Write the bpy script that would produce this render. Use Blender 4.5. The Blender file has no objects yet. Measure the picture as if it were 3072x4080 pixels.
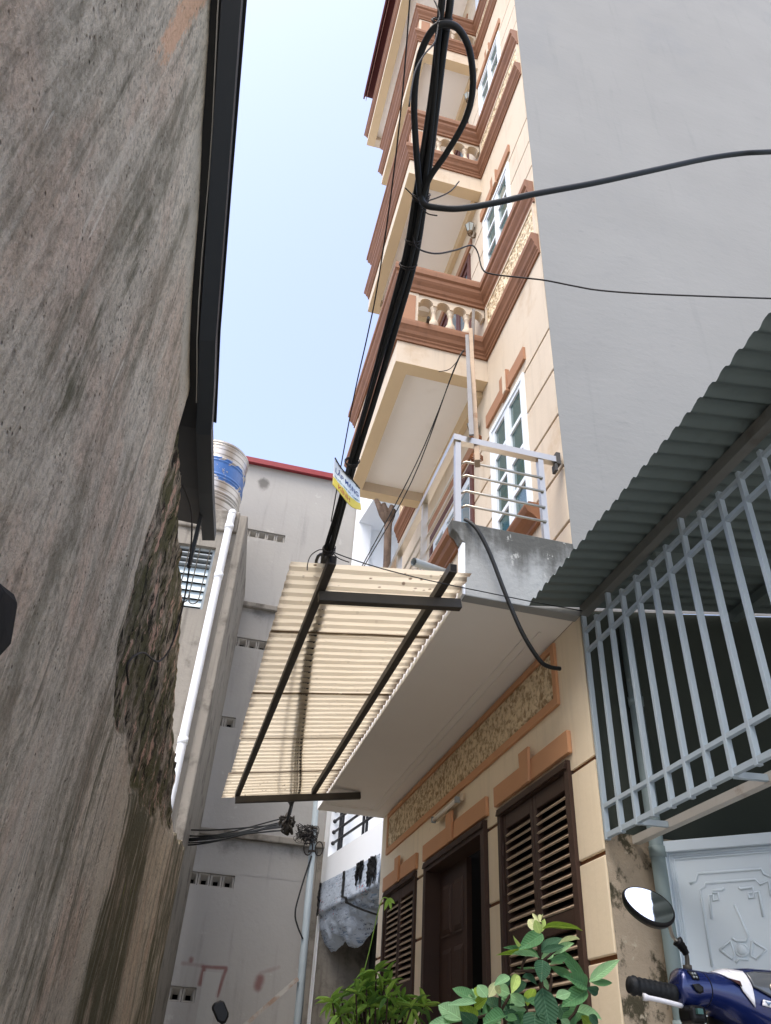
import bpy, bmesh, math, random
from math import sin, cos, pi, radians, sqrt
from mathutils import Vector, Matrix, noise as mn
random.seed(7)
SC = bpy.context.scene
COL = SC.collection
# ------------------------------------------------------------------ camera
cam = bpy.data.cameras.new("camera"); camo = bpy.data.objects.new("camera", cam); COL.objects.link(camo)
CAMZ = 0.75
RM = ((0.967, -0.247, 0.056), (0.191, 0.567, -0.801), (0.166, 0.786, 0.595))   # rows: right, down, forward
def _rows():
    p, y, r = radians(-36.544), radians(11.9587), radians(3.9963)
    B = Matrix(((1, 0, 0), (0, 0, -1), (0, 1, 0)))
    Ry = Matrix(((cos(y), -sin(y), 0), (sin(y), cos(y), 0), (0, 0, 1)))
    Rx = Matrix(((1, 0, 0), (0, cos(p), -sin(p)), (0, sin(p), cos(p))))
    Rr = Matrix(((cos(r), -sin(r), 0), (sin(r), cos(r), 0), (0, 0, 1)))
    return Rr @ Rx @ B @ Ry
R3 = _rows()
right, up, back = Vector(R3[0]), -Vector(R3[1]), -Vector(R3[2])
mw = Matrix((right, up, back)).transposed().to_4x4(); mw.translation = (0, 0, CAMZ)
camo.matrix_world = mw
cam.sensor_fit = 'VERTICAL'; cam.sensor_height = 36; cam.sensor_width = 36
cam.lens = 36 * 3077.3 / 4080
cam.clip_start = 0.02; cam.clip_end = 2000
SC.camera = camo
# ------------------------------------------------------------------ light
w = bpy.data.worlds.new("World"); SC.world = w; w.use_nodes = True
nt = w.node_tree; nt.nodes.clear()
sky = nt.nodes.new('ShaderNodeTexSky'); sky.sky_type = 'NISHITA'; sky.sun_disc = False
SUN_EL, SUN_AZ = radians(60), radians(225)      # azimuth clockwise from +Y
sky.sun_elevation = SUN_EL; sky.sun_rotation = SUN_AZ
sky.air_density = 1.0; sky.dust_density = 2.6; sky.ozone_density = 1.0
bg = nt.nodes.new('ShaderNodeBackground'); bg.inputs['Strength'].default_value = 0.15
wo = nt.nodes.new('ShaderNodeOutputWorld')
veil = nt.nodes.new('ShaderNodeMix'); veil.data_type = 'RGBA'; veil.blend_type = 'ADD'; veil.inputs[0].default_value = 1.0   # thin even cloud veil over the whole dome
nt.links.new(sky.outputs[0], veil.inputs[6]); veil.inputs[7].default_value = (.68, .60, .74, 1)
nt.links.new(veil.outputs[2], bg.inputs[0]); nt.links.new(bg.outputs[0], wo.inputs[0])
sun = bpy.data.lights.new("sun", 'SUN'); sun.energy = 1.25; sun.angle = radians(40); sun.color = (1, .93, .82)
suno = bpy.data.objects.new("sun", sun); COL.objects.link(suno)
sd = Vector((sin(SUN_AZ) * cos(SUN_EL), cos(SUN_AZ) * cos(SUN_EL), sin(SUN_EL)))
suno.matrix_world = sd.to_track_quat('Z', 'Y').to_matrix().to_4x4()
SC.view_settings.view_transform = 'Standard'; SC.view_settings.look = 'None'
SC.view_settings.gamma = 1; SC.view_settings.use_curve_mapping = False
SC.view_settings.exposure = 1.36
SC.render.engine = 'CYCLES'
SC.cycles.max_bounces = 8; SC.cycles.diffuse_bounces = 5; SC.cycles.glossy_bounces = 4
SC.cycles.transmission_bounces = 4; SC.cycles.transparent_max_bounces = 6
SC.cycles.use_denoising = True

# ------------------------------------------------------------------ mesh helpers
class MB:
    def __init__(s): s.v = []; s.f = []
    def add(s, vs, fs):
        b = len(s.v); s.v += [tuple(p) for p in vs]; s.f += [tuple(b + i for i in q) for q in fs]; return s
    def box(s, x0, x1, y0, y1, z0, z1):
        return s.add([(x0,y0,z0),(x1,y0,z0),(x1,y1,z0),(x0,y1,z0),(x0,y0,z1),(x1,y0,z1),(x1,y1,z1),(x0,y1,z1)],
                     [(3,2,1,0),(4,5,6,7),(0,1,5,4),(1,2,6,5),(2,3,7,6),(3,0,4,7)])
    def bar(s, a, b, w, h, upv=(0, 0, 1)):
        a, b = Vector(a), Vector(b); d = (b - a).normalized(); u = Vector(upv)
        r = d.cross(u)
        if r.length < 1e-4: r = d.cross(Vector((0, 1, 0)))
        r.normalize(); u = r.cross(d).normalized()
        q = [r * w / 2 * sx + u * h / 2 * sy for sx, sy in ((-1, -1), (1, -1), (1, 1), (-1, 1))]
        return s.add([a + p for p in q] + [b + p for p in q], [(0,1,2,3),(7,6,5,4),(0,4,5,1),(1,5,6,2),(2,6,7,3),(3,7,4,0)])
    def prism(s, poly, off):
        n = len(poly); off = Vector(off); P = [Vector(p) for p in poly]
        return s.add(P + [p + off for p in P], [tuple(range(n))[::-1], tuple(range(n, 2 * n))] + [(i, (i + 1) % n, n + (i + 1) % n, n + i) for i in range(n)])
    def tube(s, pts, r, n=8, closed=False, cap=True):
        P = [Vector(p) for p in pts]; m = len(P); R = r if isinstance(r, (list, tuple)) else [r] * m
        vs = []; pu = None
        for i, p in enumerate(P):
            if closed: t = P[(i + 1) % m] - P[i - 1]
            else: t = P[min(i + 1, m - 1)] - P[max(i - 1, 0)]
            if t.length < 1e-9: t = Vector((0, 0, 1))
            t.normalize()
            if pu is None:
                pu = t.cross(Vector((0, 0, 1)))
                if pu.length < .1: pu = t.cross(Vector((1, 0, 0)))
            pu = (pu - t * pu.dot(t)).normalized(); q = t.cross(pu)
            vs += [p + (pu * cos(2*pi*k/n) + q * sin(2*pi*k/n)) * R[i] for k in range(n)]
        fs = []
        for i in range(m if closed else m - 1):
            j = (i + 1) % m
            fs += [(i*n+k, i*n+(k+1)%n, j*n+(k+1)%n, j*n+k) for k in range(n)]
        if cap and not closed: fs += [tuple(range(n))[::-1], tuple((m-1)*n + k for k in range(n))]
        return s.add(vs, fs)
    def lathe(s, prof, n=16, o=(0, 0, 0), ax=None):
        o = Vector(o); vs = []
        for r, z in prof:
            for k in range(n):
                p = Vector((r * cos(2*pi*k/n), r * sin(2*pi*k/n), z)); vs.append(o + (ax @ p if ax else p))
        m = len(prof)
        fs = [(i*n+k, i*n+(k+1)%n, (i+1)*n+(k+1)%n, (i+1)*n+k) for i in range(m-1) for k in range(n)]
        fs += [tuple(range(n))[::-1], tuple((m-1)*n + k for k in range(n))]
        return s.add(vs, fs)
    def grid(s, fn, ni, nj):
        return s.add([fn(i, j) for i in range(ni) for j in range(nj)],
                     [(i*nj+j, (i+1)*nj+j, (i+1)*nj+j+1, i*nj+j+1) for i in range(ni-1) for j in range(nj-1)])
    def sweep(s, path, prof):
        """sweep a closed (out,z) profile along an XY path, mitred; 'out' points to the left of travel"""
        P = [Vector((x, y)) for x, y in path]; m = len(P); n = len(prof); vs = []
        for i in range(m):
            ds = []
            if i > 0: ds.append((P[i] - P[i-1]).normalized())
            if i < m - 1: ds.append((P[i+1] - P[i]).normalized())
            ns = [Vector((-d.y, d.x)) for d in ds]
            o = ns[0] if len(ns) == 1 else (ns[0] + ns[1]) / max(.2, 1 + ns[0].dot(ns[1]))
            vs += [(P[i].x + o.x * a, P[i].y + o.y * a, z) for a, z in prof]
        fs = [(i*n+k, i*n+(k+1)%n, (i+1)*n+(k+1)%n, (i+1)*n+k) for i in range(m-1) for k in range(n)]
        fs += [tuple(range(n))[::-1], tuple((m-1)*n + k for k in range(n))]
        return s.add(vs, fs)
    def holed(s, F, u0, u1, v0, v1, holes, t):
        """panel in frame F(u,v,w) with rectangular holes, thickness t"""
        us = sorted({u0, u1} | {min(max(x, u0), u1) for h in holes for x in h[:2]}); vs_ = sorted({v0, v1} | {min(max(x, v0), v1) for h in holes for x in h[2:]})
        def solid(i, j):
            if i < 0 or j < 0 or i >= len(us) - 1 or j >= len(vs_) - 1: return False
            a, b = (us[i] + us[i+1]) / 2, (vs_[j] + vs_[j+1]) / 2
            return not any(h[0] < a < h[1] and h[2] < b < h[3] for h in holes)
        for i in range(len(us) - 1):
            for j in range(len(vs_) - 1):
                if not solid(i, j): continue
                a, b, c, d = us[i], us[i+1], vs_[j], vs_[j+1]
                s.add([F(a,c,0), F(b,c,0), F(b,d,0), F(a,d,0), F(a,c,t), F(b,c,t), F(b,d,t), F(a,d,t)],
                      [(0,1,2,3), (7,6,5,4)] + ([] if solid(i-1,j) else [(0,3,7,4)]) + ([] if solid(i+1,j) else [(1,5,6,2)])
                      + ([] if solid(i,j-1) else [(0,4,5,1)]) + ([] if solid(i,j+1) else [(3,2,6,7)]))
        return s

WM = {}
def mesh(name, mb, mat, smooth=False, fixn=True):
    me = bpy.data.meshes.new(name); me.from_pydata(mb.v, [], mb.f); me.update()
    if fixn:
        bm = bmesh.new(); bm.from_mesh(me); bmesh.ops.remove_doubles(bm, verts=bm.verts, dist=1e-5)
        bmesh.ops.recalc_face_normals(bm, faces=bm.faces); bm.to_mesh(me); bm.free()
    if mat is not None: me.materials.append(mat)
    if smooth:
        for p in me.polygons: p.use_smooth = True
    return me
def put(name, me, parent=None, M=None):
    o = bpy.data.objects.new(name, me); COL.objects.link(o)
    M = M or Matrix.Identity(4)
    if parent:
        o.parent = parent; o.matrix_parent_inverse = WM[parent.name].inverted()
    o.matrix_basis = M; WM[o.name] = M.copy()
    return o
def obj(name, mb, mat, parent=None, smooth=False, M=None, fixn=True):
    return put(name, mesh(name, mb, mat, smooth, fixn), parent, M)
def bevel(o, wd=.004, seg=2):
    m = o.modifiers.new("bevel", 'BEVEL'); m.width = wd; m.segments = seg; m.limit_method = 'ANGLE'; m.angle_limit = radians(40); return o
def tag(o, label, cat, group=None):
    o['label'] = label; o['category'] = cat
    if group: o['group'] = group
    return o
def thing(name, loc, label, cat, group=None):
    o = bpy.data.objects.new(name, None); COL.objects.link(o); o.location = loc; o.empty_display_size = .1
    WM[o.name] = Matrix.Translation(loc); return tag(o, label, cat, group)
def struct(o): o['kind'] = 'structure'; return o
def cr(pts, k=6, closed=False):
    P = [Vector(p) for p in pts]; out = []; n = len(P)
    for i in range(n if closed else n - 1):
        g = (lambda q: P[q % n]) if closed else (lambda q: P[min(max(q, 0), n - 1)])
        a, b, c, d = g(i-1), g(i), g(i+1), g(i+2)
        for j in range(k):
            t = j / k
            out.append(.5 * ((2*b) + (c-a)*t + (2*a-5*b+4*c-d)*t*t + (3*b-a-3*c+d)*t**3))
    if not closed: out.append(P[-1])
    return out
def lerp_pts(T, x):
    if x <= T[0][0]: return T[0][1]
    for (a, b), (c, d) in zip(T, T[1:]):
        if x <= c: return b + (d - b) * (x - a) / (c - a)
    return T[-1][1]
def sst(a, b, x):
    t = min(1, max(0, (x - a) / (b - a))); return t * t * (3 - 2 * t)
def fbm(x, y, z, o=4):
    return mn.fractal(Vector((x, y, z)), 1.0, 2.0, o)

# ------------------------------------------------------------------ materials
def lin(c):
    return tuple(((x / 255) / 12.92 if x / 255 <= .04045 else ((x / 255 + .055) / 1.055) ** 2.4) for x in c) + (1,)
class NT:
    def __init__(s, name):
        s.m = bpy.data.materials.new(name); s.m.use_nodes = True; s.t = s.m.node_tree; s.t.nodes.clear()
        s.out = s.n('ShaderNodeOutputMaterial'); s.b = s.n('ShaderNodeBsdfPrincipled'); s.t.links.new(s.b.outputs[0], s.out.inputs[0])
        s.co = s.n('ShaderNodeTexCoord').outputs['Object']
    def n(s, k): return s.t.nodes.new(k)
    def l(s, a, b): s.t.links.new(a, b)
    def set(s, sock, v):
        if isinstance(v, bpy.types.NodeSocket): s.l(v, sock)
        else: sock.default_value = v
    def vmul(s, v3):
        m = s.n('ShaderNodeVectorMath'); m.operation = 'MULTIPLY'; s.l(s.co, m.inputs[0]); m.inputs[1].default_value = v3; return m.outputs[0]
    def noise(s, scale, detail=4, vec=None, rough=.55, dist=0):
        m = s.n('ShaderNodeTexNoise'); s.l(vec or s.co, m.inputs['Vector']); m.inputs['Scale'].default_value = scale
        m.inputs['Detail'].default_value = detail; m.inputs['Roughness'].default_value = rough; m.inputs['Distortion'].default_value = dist; return m.outputs[0]
    def voro(s, scale, vec=None, feat='F1'):
        m = s.n('ShaderNodeTexVoronoi'); m.feature = feat; s.l(vec or s.co, m.inputs['Vector']); m.inputs['Scale'].default_value = scale; return m.outputs['Distance']
    def ramp(s, f, a, b, ca=0, cb=1):
        m = s.n('ShaderNodeMapRange'); m.interpolation_type = 'SMOOTHSTEP'; s.set(m.inputs[0], f)
        m.inputs[1].default_value = a; m.inputs[2].default_value = b; m.inputs[3].default_value = ca; m.inputs[4].default_value = cb; return m.outputs[0]
    def mix(s, f, a, b, mode='MIX'):
        m = s.n('ShaderNodeMix'); m.data_type = 'RGBA'; m.blend_type = mode; s.set(m.inputs[0], f); s.set(m.inputs[6], a); s.set(m.inputs[7], b); return m.outputs[2]
    def math(s, op, a, b=0.0):
        m = s.n('ShaderNodeMath'); m.operation = op; s.set(m.inputs[0], a); s.set(m.inputs[1], b); return m.outputs[0]
    def attr(s, name):
        m = s.n('ShaderNodeAttribute'); m.attribute_name = name; return m.outputs['Fac']
    def sep(s, ax):
        m = s.n('ShaderNodeSeparateXYZ'); s.l(s.co, m.inputs[0]); return m.outputs[ax]
    def bump(s, h, st, d=.01):
        m = s.n('ShaderNodeBump'); m.inputs['Strength'].default_value = st; m.inputs['Distance'].default_value = d; s.l(h, m.inputs['Height']); s.l(m.outputs[0], s.b.inputs['Normal'])
    def fin(s, col, rough=.8, metal=0, spec=.3):
        s.set(s.b.inputs['Base Color'], col); s.set(s.b.inputs['Roughness'], rough); s.b.inputs['Metallic'].default_value = metal
        s.b.inputs['Specular IOR Level'].default_value = spec; return s.m
def plain(name, c, rough=.7, var=.10, vs=4, bump=.2, bs=60, streak=0, dirt=None, dthr=(.58, .75), metal=0, spec=.3, damt=.7, bd=.004):
    k = NT(name); c = lin(c)
    lo = tuple(x * (1 - var) for x in c[:3]) + (1,); hi = tuple(min(1, x * (1 + var)) for x in c[:3]) + (1,)
    col = k.mix(k.noise(vs, 5), lo, hi)
    if streak:
        sk = k.noise(1, 5, k.vmul((14, 14, .9)))
        col = k.mix(k.math('MULTIPLY', k.ramp(sk, .5, .75), streak), col, tuple(x * .45 for x in c[:3]) + (1,))
    if dirt:
        dn = k.noise(2.2, 7, rough=.68)
        col = k.mix(k.math('MULTIPLY', k.ramp(dn, *dthr), damt), col, lin(dirt))
    if bump: k.bump(k.noise(bs, 6), bump, bd)
    return k.fin(col, rough, metal, spec)

M = {}
M['cream'] = plain('cream_paint', (200, 185, 164), .75, .07, 2.5, .3, 30, streak=.22, dirt=(178, 154, 124), dthr=(.52, .72), damt=.55)
M['cream2'] = plain('yellow_cream_paint', (241, 226, 200), .7, .06, 2.5, .3, 30, streak=.16, dirt=(170, 130, 85), dthr=(.62, .85), damt=.3)
M['soffit'] = plain('soffit_paint', (240, 237, 231), .8, .05, 1.5, .1, 30, dirt=(160, 145, 125), dthr=(.6, .85), damt=.25)
M['beamcream'] = plain('beam_paint', (205, 184, 150), .8, .07, 2, .1, 30, dirt=(160, 135, 100), dthr=(.55, .85), damt=.4)
M['brown'] = plain('brown_cornice_paint', (128, 88, 62), .65, .12, 3, .25, 40, streak=.3, dirt=(92, 62, 46), dthr=(.5, .75), damt=.5)
M['orange'] = plain('orange_brown_lintel_paint', (206, 156, 118), .7, .07, 3, .15, 50, dirt=(140, 90, 55), dthr=(.6, .85), damt=.3)
M['groove'] = plain('groove_shadow_paint', (120, 78, 50), .8, .1)
M['white'] = plain('white_window_paint', (222, 228, 232), .5, .04, 4, .05)
M['whitewall'] = plain('white_wall_paint', (238, 242, 246), .7, .03, 1.5, .08, 25)
M['wood'] = plain('dark_brown_shutter_wood', (68, 50, 42), .55, .18, 6, .3, 50, spec=.35)
M['slat'] = plain('shutter_slat_wood', (74, 56, 46), .5, .15, 9, .2, 60, spec=.4)
M['slatedge'] = plain('lit_slat_edge', (196, 178, 156), .6, .2, 20, .2, 60)  # pale front edges paint in the light falling on the slats
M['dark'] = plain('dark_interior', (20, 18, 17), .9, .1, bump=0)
M['steel'] = plain('stainless_steel', (190, 182, 168), .28, .08, 6, .05, metal=.85, spec=.5)
M['blacksteel'] = plain('dark_painted_steel', (66, 62, 56), .6, .2, 8, .2, 60, dirt=(92, 84, 70), dthr=(.5, .8))
M['cable'] = plain('black_cable_rubber', (22, 24, 24), .55, .2, 20, .1, spec=.4)
M['wire'] = plain('thin_wire_rubber', (40, 36, 34), .6, .2, 20, 0)
M['pvcgrey'] = plain('grey_pvc', (150, 158, 162), .45, .06, 5, .05)
M['pvcwhite'] = plain('white_pvc', (228, 232, 236), .4, .04, 5, .05, streak=.1)
M['grille'] = plain('grey_blue_gate_paint', (166, 180, 190), .45, .05, 6, .1, 60)
M['rustbar'] = plain('rusty_white_angle', (190, 186, 178), .6, .08, 4, .2, 50, dirt=(130, 95, 65), dthr=(.55, .68))
M['concrete'] = plain('weathered_concrete', (138, 133, 124), .9, .2, 2.2, .6, 22, streak=.55, dirt=(80, 75, 68), dthr=(.47, .68), damt=.8, bd=.008)
M['black'] = plain('black_plastic', (18, 18, 19), .45, .1, bump=.05)
M['yard'] = plain('yard_shade_render', (62, 68, 62), .9, .14, 3, .5, 40)  # dark colour paints in the shade under the yard roof
M['gate'] = plain('light_block_paint', (44, 48, 44), .9, .1)
def concrete_stained(name, base, top):
    k = NT(name)
    col = k.mix(k.noise(3, 6), lin(base), tuple(x * 1.15 for x in lin(base)[:3]) + (1,))
    z = k.sep(2); f = k.math('ADD', k.ramp(z, 3.05, 3.62), k.math('ADD', k.math('MULTIPLY', k.math('SUBTRACT', k.noise(1, 6, k.vmul((9, 9, 1.3)), .62), .5), 1.5), k.math('MULTIPLY', k.math('SUBTRACT', k.noise(11, 6, rough=.7), .5), .9)))
    col = k.mix(k.ramp(f, .15, 1.0, 0, .95), col, lin(top))
    wh = k.ramp(k.noise(8, 7, k.vmul((1, 1, .55)), .72), .60, .65)
    col = k.mix(k.math('MULTIPLY', wh, .75), col, lin((176, 176, 170)))
    k.bump(k.noise(30, 7), .5, .008); return k.fin(col, .9)
M['plinth'] = concrete_stained('stained_plinth_concrete', (150, 152, 150), (76, 76, 72))
def sidewall():
    k = NT('grey_side_plaster')
    col = k.mix(k.noise(.7, 5), lin((128, 128, 125)), lin((140, 140, 137)))
    tr = k.noise(1, 6, k.vmul((3, 3, 7)), .7)
    col = k.mix(k.math('MULTIPLY', k.ramp(tr, .58, .72), .3), col, lin((114, 115, 114)))
    v = k.ramp(k.noise(30, 4, rough=.6), .70, .74)
    col = k.mix(k.math('MULTIPLY', v, .3), col, lin((96, 97, 97)))
    crk = k.ramp(k.noise(1, 7, k.vmul((2.2, 2.2, 6)), .75), .66, .70)
    h = k.math('ADD', k.math('MULTIPLY', tr, .5), k.math('ADD', k.math('MULTIPLY', k.noise(22, 5), .18), k.math('MULTIPLY', crk, .35)))
    big = k.noise(1, 5, k.vmul((.5, .5, .35)), .6)
    col = k.mix(k.math('MULTIPLY', k.ramp(big, .5, .62), .35), col, lin((122, 124, 125)))
    rs = k.noise(1, 6, k.vmul((6, 6, .35)), .65)
    col = k.mix(k.math('MULTIPLY', k.ramp(rs, .56, .72), .22), col, lin((108, 110, 110)))
    k.bump(h, .35, .025); return k.fin(col, .9)
M['side'] = sidewall()
def mossbase():
    k = NT('mossy_raw_concrete')
    col = k.mix(k.noise(5, 7, rough=.65), lin((136, 124, 108)), lin((184, 170, 150)))
    col = k.mix(k.ramp(k.noise(6, 7, k.vmul((1, 1, .8)), .7), .50, .60), col, lin((70, 66, 52)))
    col = k.mix(k.ramp(k.noise(11, 5), .64, .7), col, lin((176, 166, 148)))
    k.bump(k.noise(25, 8, rough=.7), .6, .01); return k.fin(col, .95)
M['mossbase'] = mossbase()
M['lintel2'] = plain('muted_brown_lintel_paint', (158, 116, 88), .7, .08, 3, .2, 40, dirt=(140, 96, 70), dthr=(.55, .8), damt=.4)
def farwall():
    k = NT('grey_far_wall_render')
    col = k.mix(k.noise(.8, 6), lin((152, 150, 146)), lin((170, 168, 163)))
    col = k.mix(k.math('MULTIPLY', k.ramp(k.noise(1, 6, k.vmul((5, 5, .5)), .65), .52, .78), .5), col, lin((124, 123, 121)))
    col = k.mix(k.math('MULTIPLY', k.ramp(k.noise(2.5, 8, rough=.7), .64, .68), .35), col, lin((188, 186, 182)))
    st = k.attr('stain'); sn = k.math('ADD', st, k.math('MULTIPLY', k.math('SUBTRACT', k.noise(5, 7, rough=.7), .5), .8))
    col = k.mix(k.ramp(sn, .35, .75, 0, .85), col, lin((96, 94, 90)))
    rd = k.math('ADD', k.attr('red'), k.math('MULTIPLY', k.math('SUBTRACT', k.noise(9, 5), .5), .35))
    col = k.mix(k.ramp(rd, .3, .95, 0, .75), col, lin((112, 58, 56)))
    col = k.mix(k.ramp(k.attr('patch'), .4, .6, 0, .6), col, lin((176, 176, 172)))
    k.bump(k.noise(18, 7), .35, .01); return k.fin(col, .95)
M['farwall'] = farwall()
def leftwall():
    k = NT('weathered_left_wall')
    g1 = k.noise(1, 7, k.vmul((.9, .9, .6)), .6)
    col = k.mix(k.ramp(g1, .32, .68), lin((212, 203, 188)), lin((238, 228, 212)))
    col = k.mix(k.math('MULTIPLY', k.ramp(k.noise(1, 6, k.vmul((1.6, 1.6, 1.0)), .6), .46, .64), .6), col, lin((224, 196, 176)))
    mot = k.noise(1, 6, k.vmul((13, 13, 6.5)), .64)
    col = k.mix(k.math('MULTIPLY', k.ramp(mot, .36, .54, 1, 0), .4), col, lin((156, 146, 132)))
    fine = k.noise(1, 7, k.vmul((42, 42, 27)), .70)
    col = k.mix(k.math('MULTIPLY', k.ramp(fine, .38, .54, 1, 0), .42), col, lin((126, 117, 106)))
    col = k.mix(k.math('MULTIPLY', k.ramp(fine, .56, .68), .4), col, lin((238, 228, 212)))
    s1 = k.noise(1, 7, k.vmul((15, 15, .55)), .66)
    col = k.mix(k.math('MULTIPLY', k.ramp(s1, .52, .66), .6), col, lin((238, 230, 216)))
    s2 = k.math('ADD', k.noise(1, 6, k.vmul((3.6, 3.6, .32)), .64), k.math('MULTIPLY', k.math('SUBTRACT', mot, .5), -.22))
    col = k.mix(k.ramp(s2, .47, .66, 0, .68), col, lin((122, 118, 102)))
    s5 = k.math('ADD', k.noise(1, 6, k.vmul((9, 9, .5)), .66), k.math('MULTIPLY', k.math('SUBTRACT', fine, .5), -.15))
    col = k.mix(k.ramp(s5, .54, .68, 0, .5), col, lin((116, 110, 97)))
    s4 = k.noise(1, 5, k.vmul((30, 30, 1.1)), .6)
    col = k.mix(k.math('MULTIPLY', k.ramp(s4, .56, .68), k.math('MULTIPLY', k.ramp(k.sep(2), 2.8, 1.6), .65)), col, lin((112, 108, 94)))
    s3 = k.ramp(k.noise(1, 4, k.vmul((24, 24, 1.6)), .55), .68, .72)
    col = k.mix(k.math('MULTIPLY', s3, .6), col, lin((244, 238, 226)))
    pk = k.math('ADD', k.attr('pale'), k.math('MULTIPLY', k.math('SUBTRACT', k.noise(1, 7, k.vmul((14, 14, 2.4)), .7), .5), 1.5))
    col = k.mix(k.ramp(pk, .35, .8, 0, .75), col, lin((220, 212, 198)))
    og = k.math('ADD', k.attr('orange'), k.math('MULTIPLY', k.math('SUBTRACT', k.noise(1, 8, k.vmul((22, 22, 7)), .72), .5), 2.0))
    col = k.mix(k.ramp(og, .45, .8, 0, .8), col, lin((241, 195, 161)))
    gn = k.math('SUBTRACT', k.noise(1, 7, k.vmul((17, 17, .55)), .66), .5)
    gr = k.math('ADD', k.attr('green'), k.math('ADD', k.math('MULTIPLY', gn, 2.6), k.math('MULTIPLY', k.math('SUBTRACT', k.noise(1, 6, k.vmul((5, 5, 2.2)), .65), .5), 2.4)))
    col = k.mix(k.ramp(gr, .25, 1.0, 0, .92), col, lin((97, 96, 76)))
    col = k.mix(k.math('MULTIPLY', k.ramp(k.attr('green'), .6, .9), k.ramp(k.noise(1, 7, k.vmul((9, 9, 1.6)), .7), .64, .68)), col, lin((186, 191, 104)))
    br = k.math('ADD', k.attr('broken'), k.math('MULTIPLY', k.math('SUBTRACT', k.noise(5, 8, rough=.75), .5), 1.3))
    bn = k.noise(1, 8, k.vmul((15, 15, 6)), .76)
    bc = k.mix(k.ramp(bn, .36, .62), lin((88, 82, 72)), lin((206, 194, 178)))
    bc = k.mix(k.math('MULTIPLY', k.ramp(k.noise(1, 8, k.vmul((3.0, 3.0, 1.4)), .72), .42, .54), .88), bc, lin((106, 106, 74)))
    bc = k.mix(k.math('MULTIPLY', k.ramp(k.noise(1, 9, k.vmul((6, 6, 2.6)), .76), .54, .58), .9), bc, lin((230, 196, 178)))
    bc = k.mix(k.math('MULTIPLY', k.ramp(k.noise(1, 8, k.vmul((12, 12, 4)), .74), .40, .49, 1, 0), .95), bc, lin((40, 38, 31)))
    col = k.mix(k.ramp(br, .3, .7), col, bc)
    pit = k.math('MULTIPLY', k.ramp(k.voro(30), .06, .24, 1, 0), k.ramp(k.noise(4, 3), .48, .58))
    col = k.mix(k.math('MULTIPLY', pit, .85), col, lin((85, 79, 70)))
    col = k.mix(1.0, col, (1.0, .955, .885, 1), 'MULTIPLY')
    h = k.math('ADD', k.math('ADD', k.math('MULTIPLY', fine, .9), k.math('MULTIPLY', bn, k.math('MULTIPLY', br, 3.0))), k.math('MULTIPLY', mot, .8))
    h = k.math('SUBTRACT', h, k.math('MULTIPLY', pit, .7))
    k.bump(h, 1.0, .03); return k.fin(col, .95, spec=.15)
M['leftwall'] = leftwall()
def stone():
    k = NT('rough_stone_chip_render')
    n = k.noise(26, 5, rough=.6)
    col = k.mix(k.ramp(n, .35, .6), lin((158, 134, 102)), lin((226, 208, 176)))
    k.bump(k.noise(60, 5), .5, .006); return k.fin(col, .9)
M['stone'] = stone()
def sheet():
    k = NT('translucent_cream_sheet')
    col = k.mix(k.noise(2.5, 5), lin((220, 208, 184)), lin((232, 222, 200)))
    sp = k.math('MULTIPLY', k.ramp(k.voro(17), .10, .24, 1, 0), k.ramp(k.noise(7, 3), .42, .50))
    ed = k.math('MAXIMUM', k.ramp(k.sep(1), 4.0, 3.5), k.ramp(k.sep(1), 6.9, 7.9))
    col = k.mix(k.math('MULTIPLY', sp, k.math('ADD', .14, k.math('MULTIPLY', ed, .85))), col, lin((92, 62, 36)))
    lin_ = k.noise(1, 4, k.vmul((1.5, 60, 1)), .6)
    col = k.mix(k.math('MULTIPLY', k.ramp(lin_, .6, .75), .3), col, lin((150, 122, 84)))
    dk = k.math('ADD', k.attr('grime'), k.math('MULTIPLY', k.math('SUBTRACT', k.noise(9, 6, rough=.7), .5), .7))
    col = k.mix(k.ramp(dk, .35, .8, 0, .85), col, lin((74, 52, 34)))
    d = k.n('ShaderNodeBsdfDiffuse'); t = k.n('ShaderNodeBsdfTranslucent'); mx = k.n('ShaderNodeMixShader')
    k.l(col, d.inputs[0]); k.l(col, t.inputs[0]); mx.inputs[0].default_value = .52
    k.l(d.outputs[0], mx.inputs[1]); k.l(t.outputs[0], mx.inputs[2]); k.l(mx.outputs[0], k.out.inputs[0])
    return k.m
M['sheet'] = sheet()
def glass(name, c, rough=.06, spec=.8):
    k = NT(name); col = k.mix(k.noise(1.3, 3), lin(c), tuple(x * .7 for x in lin(c)[:3]) + (1,))
    return k.fin(col, rough, 0, spec)
M['glass'] = glass('teal_window_glass', (58, 92, 92))
M['glassblue'] = glass('blue_door_glass', (116, 138, 148), .1)
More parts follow.
